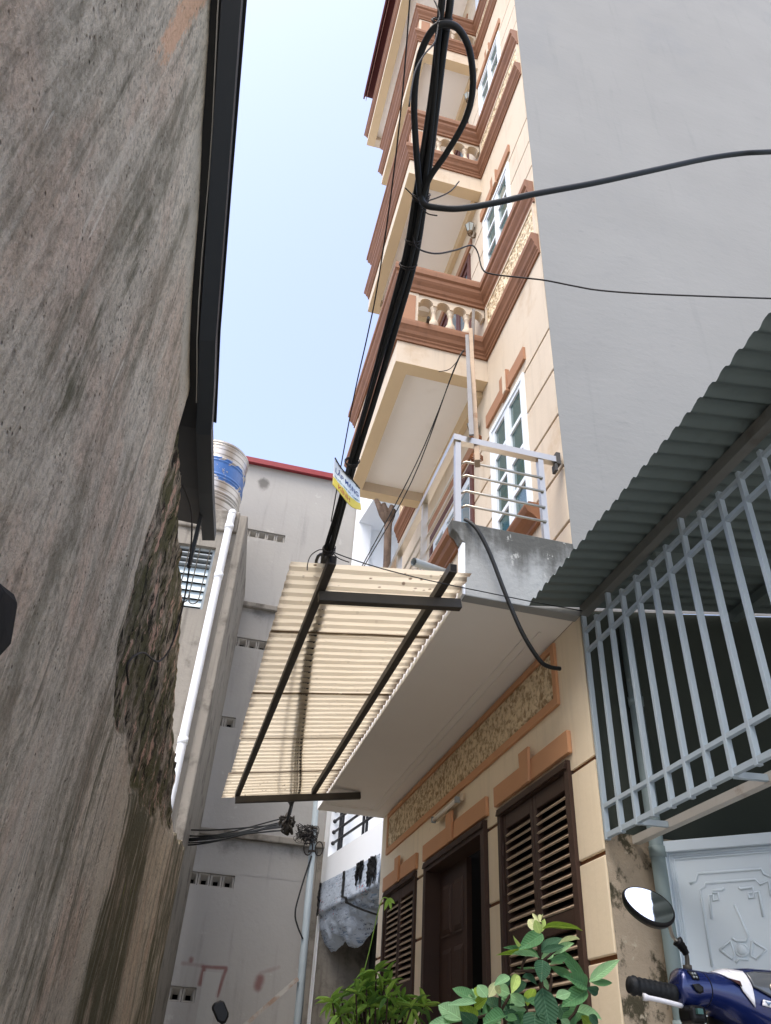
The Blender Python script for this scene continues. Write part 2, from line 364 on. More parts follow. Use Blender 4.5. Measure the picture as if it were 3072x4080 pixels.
def leafmat(name, c):
    k = NT(name); c = lin(c)
    col = k.mix(k.noise(5, 5, rough=.6), tuple(x * .70 for x in c[:3]) + (1,), tuple(min(1, x * 1.2) for x in c[:3]) + (1,))
    y = k.math('ABSOLUTE', k.sep(1)); mid = k.ramp(y, .012, .035, 1, 0)
    wv = k.math('SINE', k.math('MULTIPLY', k.math('SUBTRACT', k.sep(0), k.math('MULTIPLY', y, .55)), 62)); sv = k.ramp(wv, .90, .99)
    col = k.mix(k.math('MAXIMUM', k.math('MULTIPLY', mid, .6), k.math('MULTIPLY', sv, .28)), col, tuple(min(1, x * 1.5 + .04) for x in c[:3]) + (1,))
    col = k.mix(k.math('MULTIPLY', k.ramp(k.noise(9, 4), .66, .72), .6), col, lin((120, 108, 70)))
    d = k.b; k.set(d.inputs['Base Color'], col); d.inputs['Roughness'].default_value = .6; d.inputs['Specular IOR Level'].default_value = .25
    k.bump(k.math('ADD', wv, k.math('MULTIPLY', mid, -2)), .25, .02)
    t = k.n('ShaderNodeBsdfTranslucent'); k.l(col, t.inputs[0]); mx = k.n('ShaderNodeMixShader'); mx.inputs[0].default_value = .3
    k.l(d.outputs[0], mx.inputs[1]); k.l(t.outputs[0], mx.inputs[2]); k.l(mx.outputs[0], k.out.inputs[0]); return k.m
LEAFM = [leafmat('leaf_%s' % n, c) for n, c in (('deep', (60, 100, 72)), ('mid', (98, 148, 98)), ('light', (152, 196, 144)), ('olive', (138, 168, 60)), ('lime', (192, 218, 128)), ('pale', (216, 222, 170)))]
BUSHM = [leafmat('bush_leaf_%s' % n, c) for n, c in (('a', (130, 172, 78)), ('b', (166, 206, 96)), ('c', (90, 130, 62)))]
M['bark'] = plain('dry_bark', (120, 102, 88), .95, .3, 14, .9, 40, dirt=(64, 50, 42), dthr=(.45, .65), bd=.01)
M['stem'] = plain('brown_stem', (58, 44, 34), .8, .2, 20)

# ------------------------------------------------------------------ measured world coordinates (metres)
LEAVES = [[1.434,3.225,1.308,1.419,3.258,1.347,0.013,5],[1.452,3.259,1.314,1.487,3.321,1.365,0.015,5],[1.44,3.248,1.275,1.424,3.307,1.333,0.038,5],[1.379,3.106,1.252,1.361,3.101,1.293,0.029,4],[1.466,3.289,1.286,1.491,3.31,1.337,0.024,4],[1.468,3.28,1.298,1.602,3.226,1.315,0.016,3],[1.43,3.194,1.265,1.326,3.158,1.21,0.048,1],[1.421,3.209,1.21,1.514,3.219,1.259,0.036,0],[1.378,3.103,1.19,1.448,3.063,1.21,0.024,0],[1.476,3.156,1.231,1.595,3.214,1.272,0.015,5],[1.489,3.253,1.207,1.551,3.205,1.247,0.034,2],[1.439,3.259,1.191,1.292,3.209,1.211,0.028,1],[1.383,3.223,1.203,1.245,3.171,1.18,0.016,3],[1.369,3.1,1.17,1.287,3.152,1.187,0.02,2],[1.312,3.142,1.211,1.273,3.102,1.223,0.012,4],[1.463,3.296,1.193,1.537,3.349,1.219,0.026,2],[1.439,3.158,1.174,1.535,3.222,1.198,0.025,1],[1.458,3.208,1.164,1.526,3.233,1.18,0.018,2],[1.345,3.02,1.153,1.32,2.98,1.089,0.049,0],[1.471,3.238,1.162,1.59,3.303,1.144,0.028,1],[1.641,3.279,1.126,1.523,3.251,1.225,0.035,1],[1.591,3.172,1.103,1.502,3.125,1.121,0.047,1],[1.58,3.129,1.11,1.669,3.068,1.178,0.036,2],[1.601,3.16,1.114,1.692,3.175,1.119,0.021,1],[1.552,3.101,1.088,1.618,3.126,1.079,0.029,0],[1.587,3.168,1.086,1.48,3.141,1.034,0.053,1],[1.607,3.264,1.057,1.563,3.261,0.989,0.048,1],[1.338,3.02,1.064,1.34,2.98,0.944,0.069,0],[1.415,3.241,1.095,1.343,3.179,1.114,0.042,0],[1.433,3.295,1.158,1.358,3.228,1.145,0.013,2],[1.314,3.25,1.118,1.272,3.298,1.078,0.036,0],[1.252,3.104,1.045,1.298,3.144,1.118,0.031,4],[1.342,3.173,1.092,1.299,3.184,1.061,0.033,0],[1.245,3.102,1.1,1.168,3.038,1.064,0.028,2],[1.259,3.136,1.048,1.234,3.2,1.07,0.038,2],[1.319,3.139,1.015,1.281,3.175,1.05,0.034,2],[1.39,3.286,1.026,1.444,3.348,1.095,0.038,3],[1.233,3.169,1.046,1.211,3.149,1.083,0.018,5],[1.201,3.205,1.037,1.247,3.244,1.088,0.029,5],[1.165,3.122,1.029,1.144,3.156,1.065,0.036,2],[1.212,3.259,1.041,1.185,3.31,1.073,0.035,3],[1.112,3.107,1.019,1.11,3.17,1.043,0.013,2],[1.122,3.118,1.01,1.018,3.096,0.995,0.024,2],[1.203,3.222,1.035,1.171,3.281,1.008,0.037,3],[1.085,3.168,0.956,1.02,3.227,1.0,0.054,2],[1.094,3.209,0.955,0.973,3.183,0.94,0.03,2],[1.138,3.163,0.966,1.065,3.118,0.992,0.046,3],[1.118,3.116,0.944,1.052,3.066,0.966,0.045,0],[1.191,3.238,0.959,1.261,3.307,1.044,0.025,1],[1.236,3.132,0.977,1.146,3.069,0.961,0.04,1],[1.386,3.297,0.998,1.29,3.302,1.01,0.045,0],[1.34,3.181,1.004,1.266,3.144,1.008,0.017,2],[1.307,3.02,0.989,1.279,2.98,0.923,0.065,0],[1.243,3.191,0.962,1.177,3.18,0.952,0.026,2],[1.274,3.111,0.968,1.253,3.169,0.978,0.026,1],[1.429,3.107,1.048,1.483,3.106,1.066,0.031,2],[1.516,3.268,1.04,1.522,3.216,0.982,0.045,0],[1.599,3.246,1.016,1.665,3.309,1.022,0.016,1],[1.583,3.226,1.007,1.641,3.266,0.981,0.034,3],[1.564,3.121,1.003,1.59,3.112,0.979,0.026,0],[1.309,3.13,0.996,1.285,3.178,0.954,0.03,1],[1.501,3.159,0.964,1.467,3.152,0.981,0.027,2],[1.459,3.3,1.114,1.512,3.349,1.106,0.032,2],[1.367,3.295,1.049,1.323,3.289,1.023,0.034,2],[1.547,3.198,1.016,1.511,3.23,0.964,0.046,1],[1.224,3.196,0.993,1.176,3.167,0.939,0.037,1],[1.263,3.181,1.002,1.285,3.131,0.949,0.037,0]]
STEMS = [[[1.425,3.2,1.308],[1.418,3.2,1.235],[1.414,3.2,1.172],[1.418,3.2,1.084],[1.41,3.2,0.9],[1.387,3.2,0.458]],[[1.616,3.2,1.13],[1.599,3.2,1.094],[1.548,3.2,1.016],[1.493,3.2,0.923],[1.395,3.2,0.459]],[[1.247,3.2,1.053],[1.244,3.2,1.002],[1.268,3.2,0.94],[1.37,3.2,0.458]],[[1.289,3.2,1.054],[1.245,3.2,0.995]],[[1.351,3.2,1.02],[1.35,3.2,0.949],[1.378,3.2,0.699]],[[1.368,3.2,1.197],[1.34,3.2,1.135],[1.45,3.2,1.136],[1.448,3.2,1.075],[1.424,3.2,1.044]],[[1.308,3.2,1.129],[1.389,3.2,1.139]],[[1.496,3.2,1.226],[1.449,3.2,1.19],[1.419,3.2,1.168]],[[1.149,3.2,0.967],[1.243,3.2,0.998]]]
ROS = [[1.168,4.895,1.256],[1.253,5.018,1.24],[1.101,4.948,1.208],[1.226,5.042,1.199],[1.285,5.05,1.222],[1.045,4.826,1.142],[0.916,4.805,1.089],[1.03,5.135,1.131],[1.12,4.904,1.174],[1.14,4.894,1.093],[1.113,5.198,1.104],[1.3,4.988,1.142],[1.354,5.135,1.096],[1.231,4.991,1.055],[1.371,5.056,1.155],[1.367,4.86,1.097],[1.493,5.054,1.123],[1.196,5.147,1.151],[1.116,5.009,1.087],[1.063,5.097,1.066],[1.386,5.069,1.087],[1.223,4.826,1.134],[1.48,5.103,1.136],[1.143,5.036,1.163],[1.181,4.921,1.087],[0.964,4.812,1.032],[1.124,5.146,1.047],[1.279,4.989,1.044],[1.45,5.088,1.078],[1.196,5.152,1.049]]
BUNDLE = [[0.251,0.811,3.676],[0.288,0.994,3.622],[0.311,1.118,3.585],[0.337,1.25,3.546],[0.365,1.421,3.495],[0.387,1.592,3.444],[0.41,1.813,3.379],[0.409,2.082,3.299],[0.409,2.427,3.196],[0.408,2.769,3.095],[0.415,3.038,3.015],[0.416,3.303,2.936],[0.414,3.46,2.889]]
LOOP = [[0.382,1.572,3.41],[0.318,1.412,3.454],[0.27,1.274,3.49],[0.25,1.153,3.521],[0.265,1.069,3.541],[0.299,1.036,3.549],[0.35,1.036,3.549],[0.407,1.086,3.537],[0.453,1.185,3.513],[0.459,1.285,3.487],[0.429,1.399,3.457],[0.394,1.495,3.431],[0.389,1.57,3.411]]
BRANCH = [[0.377,1.562,3.47],[0.393,1.562,3.369],[0.452,1.552,3.353],[0.535,1.532,3.357],[0.675,1.512,3.432],[0.801,1.492,3.509],[1.059,1.472,3.677],[1.32,1.452,3.86],[1.607,1.432,4.065],[1.801,1.412,4.175],[1.958,1.392,4.235],[2.646,1.372,4.596]]
WIREL = [[0.182,1.05,3.812],[0.231,1.3,3.588],[0.275,1.6,3.437],[0.314,1.95,3.341],[0.334,2.2,3.347],[0.355,2.6,3.284]]
WIRE2 = [[0.398,1.72,3.396],[0.418,1.74,3.357],[0.51,1.8,3.439],[0.618,1.86,3.591],[0.701,1.9,3.715],[0.738,1.92,3.708],[0.761,1.93,3.614],[0.799,1.92,3.577],[0.935,1.9,3.578],[1.033,1.88,3.571],[1.145,1.85,3.538],[1.255,1.82,3.511],[1.469,1.75,3.479],[1.945,1.65,3.506],[2.216,1.6,3.536]]
TAIL1 = [[0.375,1.562,3.376],[0.356,1.562,3.398],[0.32,1.562,3.44]]
TAIL2 = [[0.392,1.562,3.378],[0.454,1.562,3.443],[0.499,1.562,3.506],[0.531,1.562,3.586]]
TAIL3 = [[0.385,1.562,3.335],[0.412,1.562,3.312],[0.447,1.562,3.316]]
TAIL4 = [[0.283,1.037,3.566],[0.273,1.037,3.404],[0.239,1.037,3.284],[0.214,1.037,3.146],[0.206,1.037,2.946]]
TAIL5 = [[0.259,1.017,3.663],[0.28,1.017,3.567],[0.273,1.017,3.491]]
LOWC = [[1.281,3.66,3.587],[1.305,3.62,3.537],[1.348,3.6,3.464],[1.418,3.6,3.312],[1.513,3.61,3.051],[1.606,3.62,2.834],[1.703,3.64,2.704],[1.766,3.66,2.681],[1.85,3.69,2.695]]
RINGW = [[0.425,3.34,2.962],[0.549,3.36,2.949],[0.734,3.4,2.95],[1.003,3.44,2.957],[1.337,3.48,2.974],[1.62,3.5,2.981],[1.951,3.55,3.013]]
RINGT = [[0.411,3.34,2.959],[0.372,3.34,2.956],[0.333,3.34,2.913],[0.322,3.34,2.86],[0.324,3.34,2.821]]
RINGT2 = [[0.424,3.34,2.976],[0.472,3.34,2.929],[0.535,3.34,2.914]]
PW1 = [[1.699,4.85,6.571],[1.631,4.9,6.37],[1.462,5.6,5.66],[1.273,7.2,5.318],[1.183,7.6,5.134]]
PW2 = [[1.699,4.85,6.571],[1.607,4.9,6.298],[1.474,5.8,5.584],[1.312,7.3,5.386],[1.226,7.7,5.197]]
PW3 = [[1.699,4.85,6.551],[1.571,4.86,6.277],[1.451,4.87,6.198]]
COWL = [[1.313,2.1,1.038],[1.321,2.1,1.044],[1.409,2.1,1.041],[1.46,2.1,1.054],[1.53,2.1,1.055],[1.6,2.1,1.047],[1.573,2.1,0.949],[1.465,2.1,0.95],[1.383,2.1,0.966],[1.344,2.1,0.949],[1.306,2.1,0.962],[1.303,2.1,0.987]]
WT = [[1.413,2.1,1.041],[1.45,2.1,1.052],[1.492,2.1,1.046],[1.495,2.1,1.009],[1.492,2.1,0.964],[1.465,2.1,0.999],[1.466,2.1,1.014],[1.435,2.1,1.027]]
VIS = [[1.492,2.1,1.046],[1.528,2.1,1.049],[1.597,2.1,1.036],[1.583,2.1,0.986],[1.549,2.1,0.992],[1.498,2.1,1.008]]
EMB = [[1.517,2.1,0.983],[1.544,2.1,0.98],[1.536,2.1,0.967],[1.512,2.1,0.971]]
ORN = [[[0.114,1.601],[0.144,1.61],[0.159,1.642],[0.442,1.643],[0.446,1.622],[0.476,1.607]],[[0.151,1.256],[0.156,1.572],[0.181,1.584],[0.186,1.599],[0.407,1.601],[0.424,1.578],[0.461,1.591],[0.458,1.528]],[[0.265,1.573],[0.255,1.565],[0.212,1.565],[0.21,1.554],[0.233,1.555],[0.231,1.525],[0.206,1.522],[0.21,1.545],[0.192,1.546],[0.185,1.447]],[[0.33,1.571],[0.337,1.564],[0.389,1.57],[0.386,1.547],[0.366,1.546],[0.364,1.525],[0.388,1.526],[0.388,1.547],[0.411,1.55],[0.407,1.447]],[[0.296,1.501],[0.328,1.375],[0.315,1.354],[0.277,1.355],[0.258,1.367]],[[0.315,1.318],[0.312,1.31],[0.305,1.302],[0.296,1.298],[0.286,1.296],[0.277,1.298],[0.27,1.303],[0.266,1.31],[0.266,1.319],[0.27,1.328],[0.277,1.335],[0.286,1.34],[0.295,1.341],[0.305,1.339],[0.311,1.334],[0.315,1.327],[0.315,1.318]],[[0.197,1.323],[0.249,1.355],[0.257,1.302],[0.243,1.286],[0.197,1.323]],[[0.341,1.355],[0.392,1.319],[0.342,1.285],[0.324,1.296],[0.341,1.355]],[[0.256,1.272],[0.271,1.286],[0.309,1.283]]]

# ================================================================== SETTING
g = MB(); g.add([(-120,-120,0),(120,-120,0),(120,120,0),(-120,120,0)], [(0,1,2,3)])
gm = plain('grey_alley_paving', (178, 174, 166), .95, .12, 1.5, .4, 30, dirt=(80, 78, 72))
struct(obj('ground', g, gm))
al = MB(); al.add([(-.9,-6,.004),(2.0,-6,.004),(2.0,11.7,.004),(-.1,11.7,.004)], [(0,1,2,3)])
struct(obj('alley_pavement', al, plain('alley_concrete', (184, 180, 172), .95, .12, 2, .4, 30, dirt=(90, 86, 80))))

# ------------------------------------------------------------------ LEFT WALL (own frame: x along wall, y into wall, z up)
TH = radians(4.84)
LW = Matrix(((sin(TH), -cos(TH), 0, -.8*cos(TH)), (cos(TH), sin(TH), 0, .8*sin(TH)), (0, 0, 1, 0), (0, 0, 0, 1)))
ZT = [(-3,7.3),(-1.5,6.45),(.5,5.45),(1.66,4.85),(3.21,4.18),(3.5,3.95),(3.6,3.81),(3.99,3.75),(4.53,3.64),(5.23,3.55),(6.01,3.27),(6.14,3.06),(7.22,2.89),(7.5,2.6),(7.65,2.53),(8.2,2.58),(9.19,2.71),(9.3,2.7)]
ZB = [(3.5,2.32),(3.82,2.22),(4.77,2.13),(5.14,2.1),(6.14,2.28),(7.6,2.5),(7.75,3.0),(9.4,3.2)]
NU, NZ = 300, 130
us = [-2.2 + 11.5 * (i / (NU - 1)) for i in range(NU)]
lw = MB(); A_ = {k: [] for k in ('broken', 'green', 'pale', 'orange')}
def brk(u, z):
    wob = .10 * fbm(u * 2.2, z * 2.0, 4.1)
    return sst(3.44, 3.6, u + wob + .0) * sst(-.05, .06, z - lerp_pts(ZB, u) + .10 * fbm(u * 4, z * 3, 9.2)) * (1 - sst(7.5, 7.7, u))
for i, u in enumerate(us):
    zt = lerp_pts(ZT, u)
    if u > 3.55: zt += .05 * fbm(u * 5, 0, 3.3) + .02 * fbm(u * 19, 0, 1.3)
    for j in range(NZ):
        z = zt * j / (NZ - 1)
        b = brk(u, z)
        y = .012 * fbm(u * 1.1, z * 1.1, .5) + .004 * fbm(u * 7, z * 4, 2.5)
        if b > 0:
            y += b * (.03 + .016 * fbm(u * 7, z * 4.5, 7.7) + .012 * fbm(u * 20, z * 12, 3.1))
        lw.v.append((u, y, z))
        A_['broken'].append(b)
        wv_ = .10 * fbm(u * 2.0, z * .7, 12.3) + .05 * fbm(u * 6, z * 1.6, 5.3); u0_ = u; u = u + wv_
        gq = .95 * sst(4.75, 5.0, u) * (1 - sst(6.2, 6.5, u)) + .75 * sst(7.6, 7.9, u) + .35 * sst(3.3, 3.7, u) * (1 - sst(4.1, 4.4, u)) + .45 * sst(1.5, 1.75, u) * (1 - sst(1.95, 2.2, u)) * sst(2.0, 2.6, z) * (1 - sst(3.3, 3.7, z))
        A_['green'].append(gq * (1 - b))
        pl = sst(.55, .15, zt - z) * sst(1.9, 2.3, u) * (1 - sst(3.3, 3.6, u)) * 1.1 + .45 * sst(6.35, 6.55, u) * (1 - sst(7.3, 7.8, u)) + .7 * sst(4.35, 4.6, u) * (1 - sst(4.8, 4.95, u)) * (1 - sst(1.9, 2.3, z)) + .55 * sst(2.5, 2.9, u) * (1 - sst(3.2, 3.5, u)) * (1 - sst(1.6, 2.2, z))
        A_['pale'].append(pl * (1 - b)); u = u0_
        dx = (u - (1.50 + .05 * (z - 4.2))) / (.07 + .06 * max(0, z - 3.7)); A_['orange'].append(1.0 * math.exp(-dx * dx) * sst(3.55, 4.0, z + .1 * fbm(u * 5, z, 1)))
b0 = len(lw.v)
lw.f += [(i*NZ+j, (i+1)*NZ+j, (i+1)*NZ+j+1, i*NZ+j+1) for i in range(NU-1) for j in range(NZ-1)]
for i, u in enumerate(us):                                                   # back edge along the top
    x, y, z = lw.v[i*NZ+NZ-1]; lw.v.append((u, .24, z - .01))
lw.f += [(i*NZ+NZ-1, (i+1)*NZ+NZ-1, b0+i+1, b0+i) for i in range(NU-1)]
b1 = len(lw.v); i = NU - 1
for j in range(NZ): lw.v.append((us[-1], .24, lw.v[i*NZ+j][2]))
lw.f += [(i*NZ+j, b1+j, b1+j+1, i*NZ+j+1) for j in range(NZ-1)]
for k in A_: A_[k] += [A_[k][i*NZ+NZ-1] for i in range(NU)] + [A_[k][(NU-1)*NZ+j] for j in range(NZ)]
lwo = obj('old_wall', lw, M['leftwall'], None, True, LW, fixn=False)
for k, vals in A_.items():
    at = lwo.data.attributes.new(k, 'FLOAT', 'POINT'); at.data.foreach_set('value', vals)
tag(lwo, 'tall weathered plaster wall along the left side, streaked, mossy and crumbling', 'wall')
# roof over the left wall: soffit, dark gutter, flashing edge with its lit rim painted pale
rr = thing('metal_roof', LW @ Vector((2, 0, 4.6)), 'black metal roof edge with gutter above the weathered left wall', 'roof')
OUT = [(-2.5,6.9),(-1,6.15),(.3,5.48),(1.62,4.83),(2.4,4.42),(3.09,4.08),(3.7,3.92),(4.3,3.90),(4.93,3.93)]
def rst(u): return lerp_pts(OUT, u)
def strip(y0, z0, y1, z1, us_, th=.012):
    m = MB(); n = len(us_)
    for u in us_:
        zz = rst(u); m.v += [(u, y0, zz+z0), (u, y1, zz+z1), (u, y1, zz+z1+th), (u, y0, zz+z0+th)]
    for q in range(n-1): m.f += [(q*4+k, q*4+(k+1)%4, q*4+4+(k+1)%4, q*4+4+k) for k in range(4)]
    m.f += [(0,1,2,3), tuple(4*(n-1)+k for k in (3,2,1,0))]
    return m
UU = [-2.5, -1, .3, 1, 1.62, 2.4, 3.09, 3.4, 3.7]
UE = UU + [4.3, 4.93]
M['roofdark'] = plain('black_roof_metal', (34, 35, 36), .55, .2, 3, .1, 20, dirt=(58, 50, 44), dthr=(.5, .8), spec=.3)
M['gutter'] = plain('slate_gutter_metal', (40, 46, 52), .45, .1, 3, .05, spec=.4)
obj('soffit_sheet', strip(-.05, .02, .30, .05, UU + [4.3, 4.75]), M['roofdark'], rr, M=LW)
m = MB(); n_ = len(UE)
PR = [(-.15, 0), (-.15, .07), (-.14, .07), (-.14, .012), (-.07, .0), (-.05, .09), (-.04, .09), (-.06, -.012)]
for u in UE:
    zz = rst(u) + .012 * sin(u * 3); m.v += [(u, y + .003 * sin(u * 9), zz + z) for y, z in PR]
for q in range(n_-1): m.f += [(q*8+k, q*8+(k+1)%8, q*8+8+(k+1)%8, q*8+8+k) for k in range(8)]
m.f += [tuple(range(8)), tuple(8*(n_-1)+k for k in range(8))]
obj('gutter', m, M['gutter'], rr, M=LW)
fl = MB(); fl.tube([(u, -.045 + .006 * sin(u * 5), rst(u) + .008 + .01 * sin(u * 3.1)) for u in [(-2.5 + .2 * i) for i in range(31)]], .0035, 5)
obj('flashing_edge', fl, plain('lit_rim_metal', (176, 174, 168), .5, .1), rr, M=LW)  # pale strip paints the lit rim of the sheet
obj('roof_sheet', strip(-.16, .09, 2.4, .75, UU), M['roofdark'], rr, M=LW)
for (u, y, z0, z1) in ((4.62, -.06, 3.50, 3.95),):
    b = MB(); b.bar((u, y, z0), (u - .02, y, z1), .025, .04); obj('hanger_strap', b, M['roofdark'], rr, M=LW)
wl = MB(); P = [(4.0, 0.0, 3.72), (4.2, -.07, 3.62), (4.45, -.10, 3.3), (4.6, -.08, 2.95), (4.45, -.05, 2.72), (4.0, -.03, 2.56), (3.75, -.02, 2.38), (3.9, -.02, 2.33)]
wl.tube(cr(P, 6), .006, 6)
tag(obj('loose_wire', wl, M['wire'], None, True, LW), 'thin dark wire dangling from the roof over the mossy wall', 'wire')
dk = MB()
def stub(i, j):
    a = 2 * pi * j / 10 + .5 * (j % 2); r_ = (1.0, 1.05, 1.0, .8, .0)[i] * (1 + .14 * fbm(cos(a) * 1.5, sin(a) * 1.5, i * .6))
    return (1.93 + .125 * r_ * cos(a) + .01 * i, .02 - (.0, .03, .06, .075, .08)[i], 1.66 + .12 * r_ * sin(a))
dk.grid(stub, 5, 11)
tag(obj('broken_stub', dk, plain('sooty_block', (34, 32, 30), .95, .2, 8, .5, 30), None, False, LW), 'dark broken masonry stub sticking out of the weathered left wall', 'stub')

# ------------------------------------------------------------------ CONCRETE BUILDING behind the left wall
cb = thing('concrete_building', LW @ Vector((9.5, .5, 0)), 'raw concrete building with louvre window and white downpipe beyond the left wall', 'building')
Fc = lambda a, b, w: (9.4 + w, a, b)
m = MB(); m.holed(Fc, .16, 2.6, 0, 7.0, [(.40, 1.0, 5.72, 6.72)], .18)
obj('front_wall', m, M['concrete'], cb, M=LW)
m = MB(); m.box(9.34, 11.62, .04, .16, 0, 7.3); bevel(obj('corner_pier', m, M['concrete'], cb, M=LW), .02)
m = MB(); m.box(9.36, 11.6, .161, 2.6, 7.0, 7.36); bevel(obj('roof_slab', m, M['concrete'], cb, M=LW), .02)
m = MB(); m.box(9.80, 9.9, .17, 2.6, 0, 7.0); obj('inner_wall', m, M['dark'], cb, M=LW)
wn = obj('window', MB().box(9.47, 9.50, .40, .44, 5.72, 6.72).box(9.47, 9.50, .96, 1.0, 5.72, 6.72).box(9.47, 9.50, .44, .96, 5.72, 5.76).box(9.47, 9.50, .44, .96, 6.68, 6.72), M['pvcgrey'], cb, M=LW)
lg = plain('milky_louvre_glass', (176, 192, 200), .25, .06, 5, 0)
for i in range(5):
    z = 5.78 + .125 * i; b = MB(); b.prism([(9.46, .44, z), (9.50, .44, z + .12), (9.505, .44, z + .118), (9.465, .44, z - .002)], (0, .52, 0)); obj('louvre_pane', b, lg, wn, M=LW)
for i in range(3):
    z = 6.42 + .085 * i; b = MB(); b.box(9.43, 9.52, .44, .96, z, z + .02); obj('louvre_slat', b, M['pvcgrey'], wn, M=LW)
for i in range(4):
    y = .47 + .14 * i; b = MB(); b.tube(cr([(9.37, y, 6.66), (9.37, y, 6.2), (9.37, y, 5.9), (9.37, y + .02, 5.8), (9.37, y + .07, 5.77), (9.37, y + .12, 5.8), (9.37, y + .13, 5.9)], 4), .008, 6)
    obj('grille_bar', b, M['blacksteel'], wn, M=LW)
dp = MB(); dp.tube(cr([(9.42, .27, 7.22), (9.33, .27, 7.30), (9.29, .27, 7.24), (9.285, .27, 7.0), (9.285, .27, 5), (9.285, .27, 3.4), (9.285, .27, .3)], 5), .055, 14)
for z in (7.02, 6.2, 3.9): dp.tube([(9.285, .27, z - .04), (9.285, .27, z + .04)], .062, 14)
tag(obj('downpipe', dp, M['pvcwhite'], None, True, LW), 'white plastic downpipe running down the raw concrete building', 'pipe')
# water tank on its roof
TK = Vector((-.74, 10.62, 7.36))
tk = thing('water_tank', TK, 'stainless steel rooftop water tank with peeling blue band', 'tank')
prof = [(.0, .10), (.50, .10), (.51, .13)]
z = .13
while z < 1.80:
    prof += [(.515, z), (.515, z + .02), (.525, z + .03), (.525, z + .045), (.515, z + .055)] if (int(z * 100) % 34) < 12 else [(.515, z + .02)]
    z += .055
prof += [(.515, 1.82), (.50, 1.86), (.30, 1.95), (.0, 1.98)]
def tankm():
    k = NT('brushed_tank_steel'); z = k.sep(2)
    v = k.noise(1, 3, k.vmul((5, 5, .5)))
    col = k.mix(v, lin((150, 144, 134)), lin((206, 200, 190)))
    rib = k.ramp(k.math('SINE', k.math('MULTIPLY', z, 2 * pi / .11)), .55, .95); col = k.mix(k.math('MULTIPLY', rib, .6), col, lin((96, 90, 82)))
    band = k.math('MULTIPLY', k.ramp(z, 1.04, 1.06), k.ramp(z, 1.50, 1.52, 1, 0))
    pe = k.ramp(k.math('ADD', k.noise(6, 6, rough=.6), k.math('MULTIPLY', k.math('ABSOLUTE', k.math('SUBTRACT', z, 1.28)), -.6)), .36, .40)
    bf = k.math('MULTIPLY', band, pe)
    col = k.mix(bf, col, k.mix(k.noise(12, 4), lin((46, 86, 150)), lin((70, 116, 176))))
    k.set(k.b.inputs['Metallic'], k.math('SUBTRACT', .8, k.math('MULTIPLY', bf, .8)))
    k.set(k.b.inputs['Base Color'], col); k.b.inputs['Roughness'].default_value = .34; return k.m
obj('tank_body', MB().lathe(prof, 48), tankm(), tk, True, Matrix.Translation(TK))
obj('tank_stand', MB().box(-.45, .45, -.45, .45, .0, .1), M['blacksteel'], tk, M=Matrix.Translation(TK))

# ------------------------------------------------------------------ FAR GREY BUILDING closing the alley
FY = 11.75
zf = lambda z: .75 + (z - .75) * .94
fb = thing('grey_building', (.8, FY, 0), 'plain grey rendered building with red roof edge closing the end of the alley', 'building')
VB = .165
vents = []
def row(x1, ztop, n):
    for i in range(n): vents.append((x1 - VB * (i + 1), x1 - VB * i, ztop - VB, ztop))
row(.66, zf(9.19), 5); row(.66, zf(6.91), 5); row(.36, zf(5.46), 3); row(.73, zf(3.10), 4); row(.47, zf(1.67), 3)
m = MB(); m.holed(lambda u, v, t: (u, FY + t, v), -3.0, 3.4, 0, zf(10.75), vents, .2)
me = mesh('front_wall', m, M['farwall'])
bmx = bmesh.new(); bmx.from_mesh(me)
bmesh.ops.subdivide_edges(bmx, edges=[e for e in bmx.edges if e.calc_length() > .5], cuts=7, use_grid_fill=True); bmx.to_mesh(me); bmx.free()
def wall_attrs(me):
    stn, red, pat = [], [], []
    for v in me.vertices:
        x, y, z = v.co; s_ = 0
        for zl in (zf(7.5), zf(3.62)): s_ = max(s_, .8 * sst(.55, .0, zl - z) * (1 if z < zl else 0) * (.75 + .5 * fbm(x * 2.5, 0, zl)))
        s_ = max(s_, math.exp(-((x - .1) / .14) ** 2 - ((z - 9.75) / .2) ** 2) * .9)
        stn.append(s_)
        def seg(ax, az, bx, bz, rad):
            d = Vector((bx - ax, bz - az)); t = max(0, min(1, (Vector((x - ax, z - az))).dot(d) / max(d.dot(d), 1e-6))); q = Vector((ax, az)) + d * t
            return math.exp(-((Vector((x, z)) - q).length / rad) ** 2)
        red.append(max(.8 * seg(.34, 1.90, .34, 1.92, .05), .6 * seg(.24, 1.87, .50, 1.86, .045), .9 * seg(.50, 1.85, .80, 1.86, .032), .9 * seg(.52, 1.84, .50, 1.66, .045), .9 * seg(.80, 1.84, .74, 1.55, .035), .9 * seg(1.26, 1.78, 1.24, 1.68, .08), .55 * seg(1.25, 1.84, 1.48, 1.92, .05)))
        pat.append(sst(.53, .55, x + .06 * (z - 1.4)) * (1 - sst(.74, .76, x + .03 * (1.8 - z))) * (1 - sst(1.79, 1.81, z)))
    for k, vals in (('stain', stn), ('red', red), ('patch', pat)):
        at = me.attributes.new(k, 'FLOAT', 'POINT'); at.data.foreach_set('value', vals)
wall_attrs(me)
gp_ = MB(); gp_.grid(lambda i, j: (.55 + 1.25 * i / 90, FY - .003, .95 + 1.15 * j / 80), 91, 81)
pme = mesh('painted_patch', gp_, M['farwall'], fixn=False); wall_attrs(pme); put('painted_patch', pme, fb)
gp_ = MB(); gp_.grid(lambda i, j: (.15 + .40 * i / 30, FY - .003, 1.63 + .47 * j / 40), 31, 41)
pme = mesh('painted_patch', gp_, M['farwall'], fixn=False); wall_attrs(pme); put('painted_patch', pme, fb)
gp_ = MB(); gp_.grid(lambda i, j: (-.2 + 2.0 * i / 100, FY - .003, zf(3.12) + (zf(3.60) - zf(3.12)) * j / 24), 101, 25)
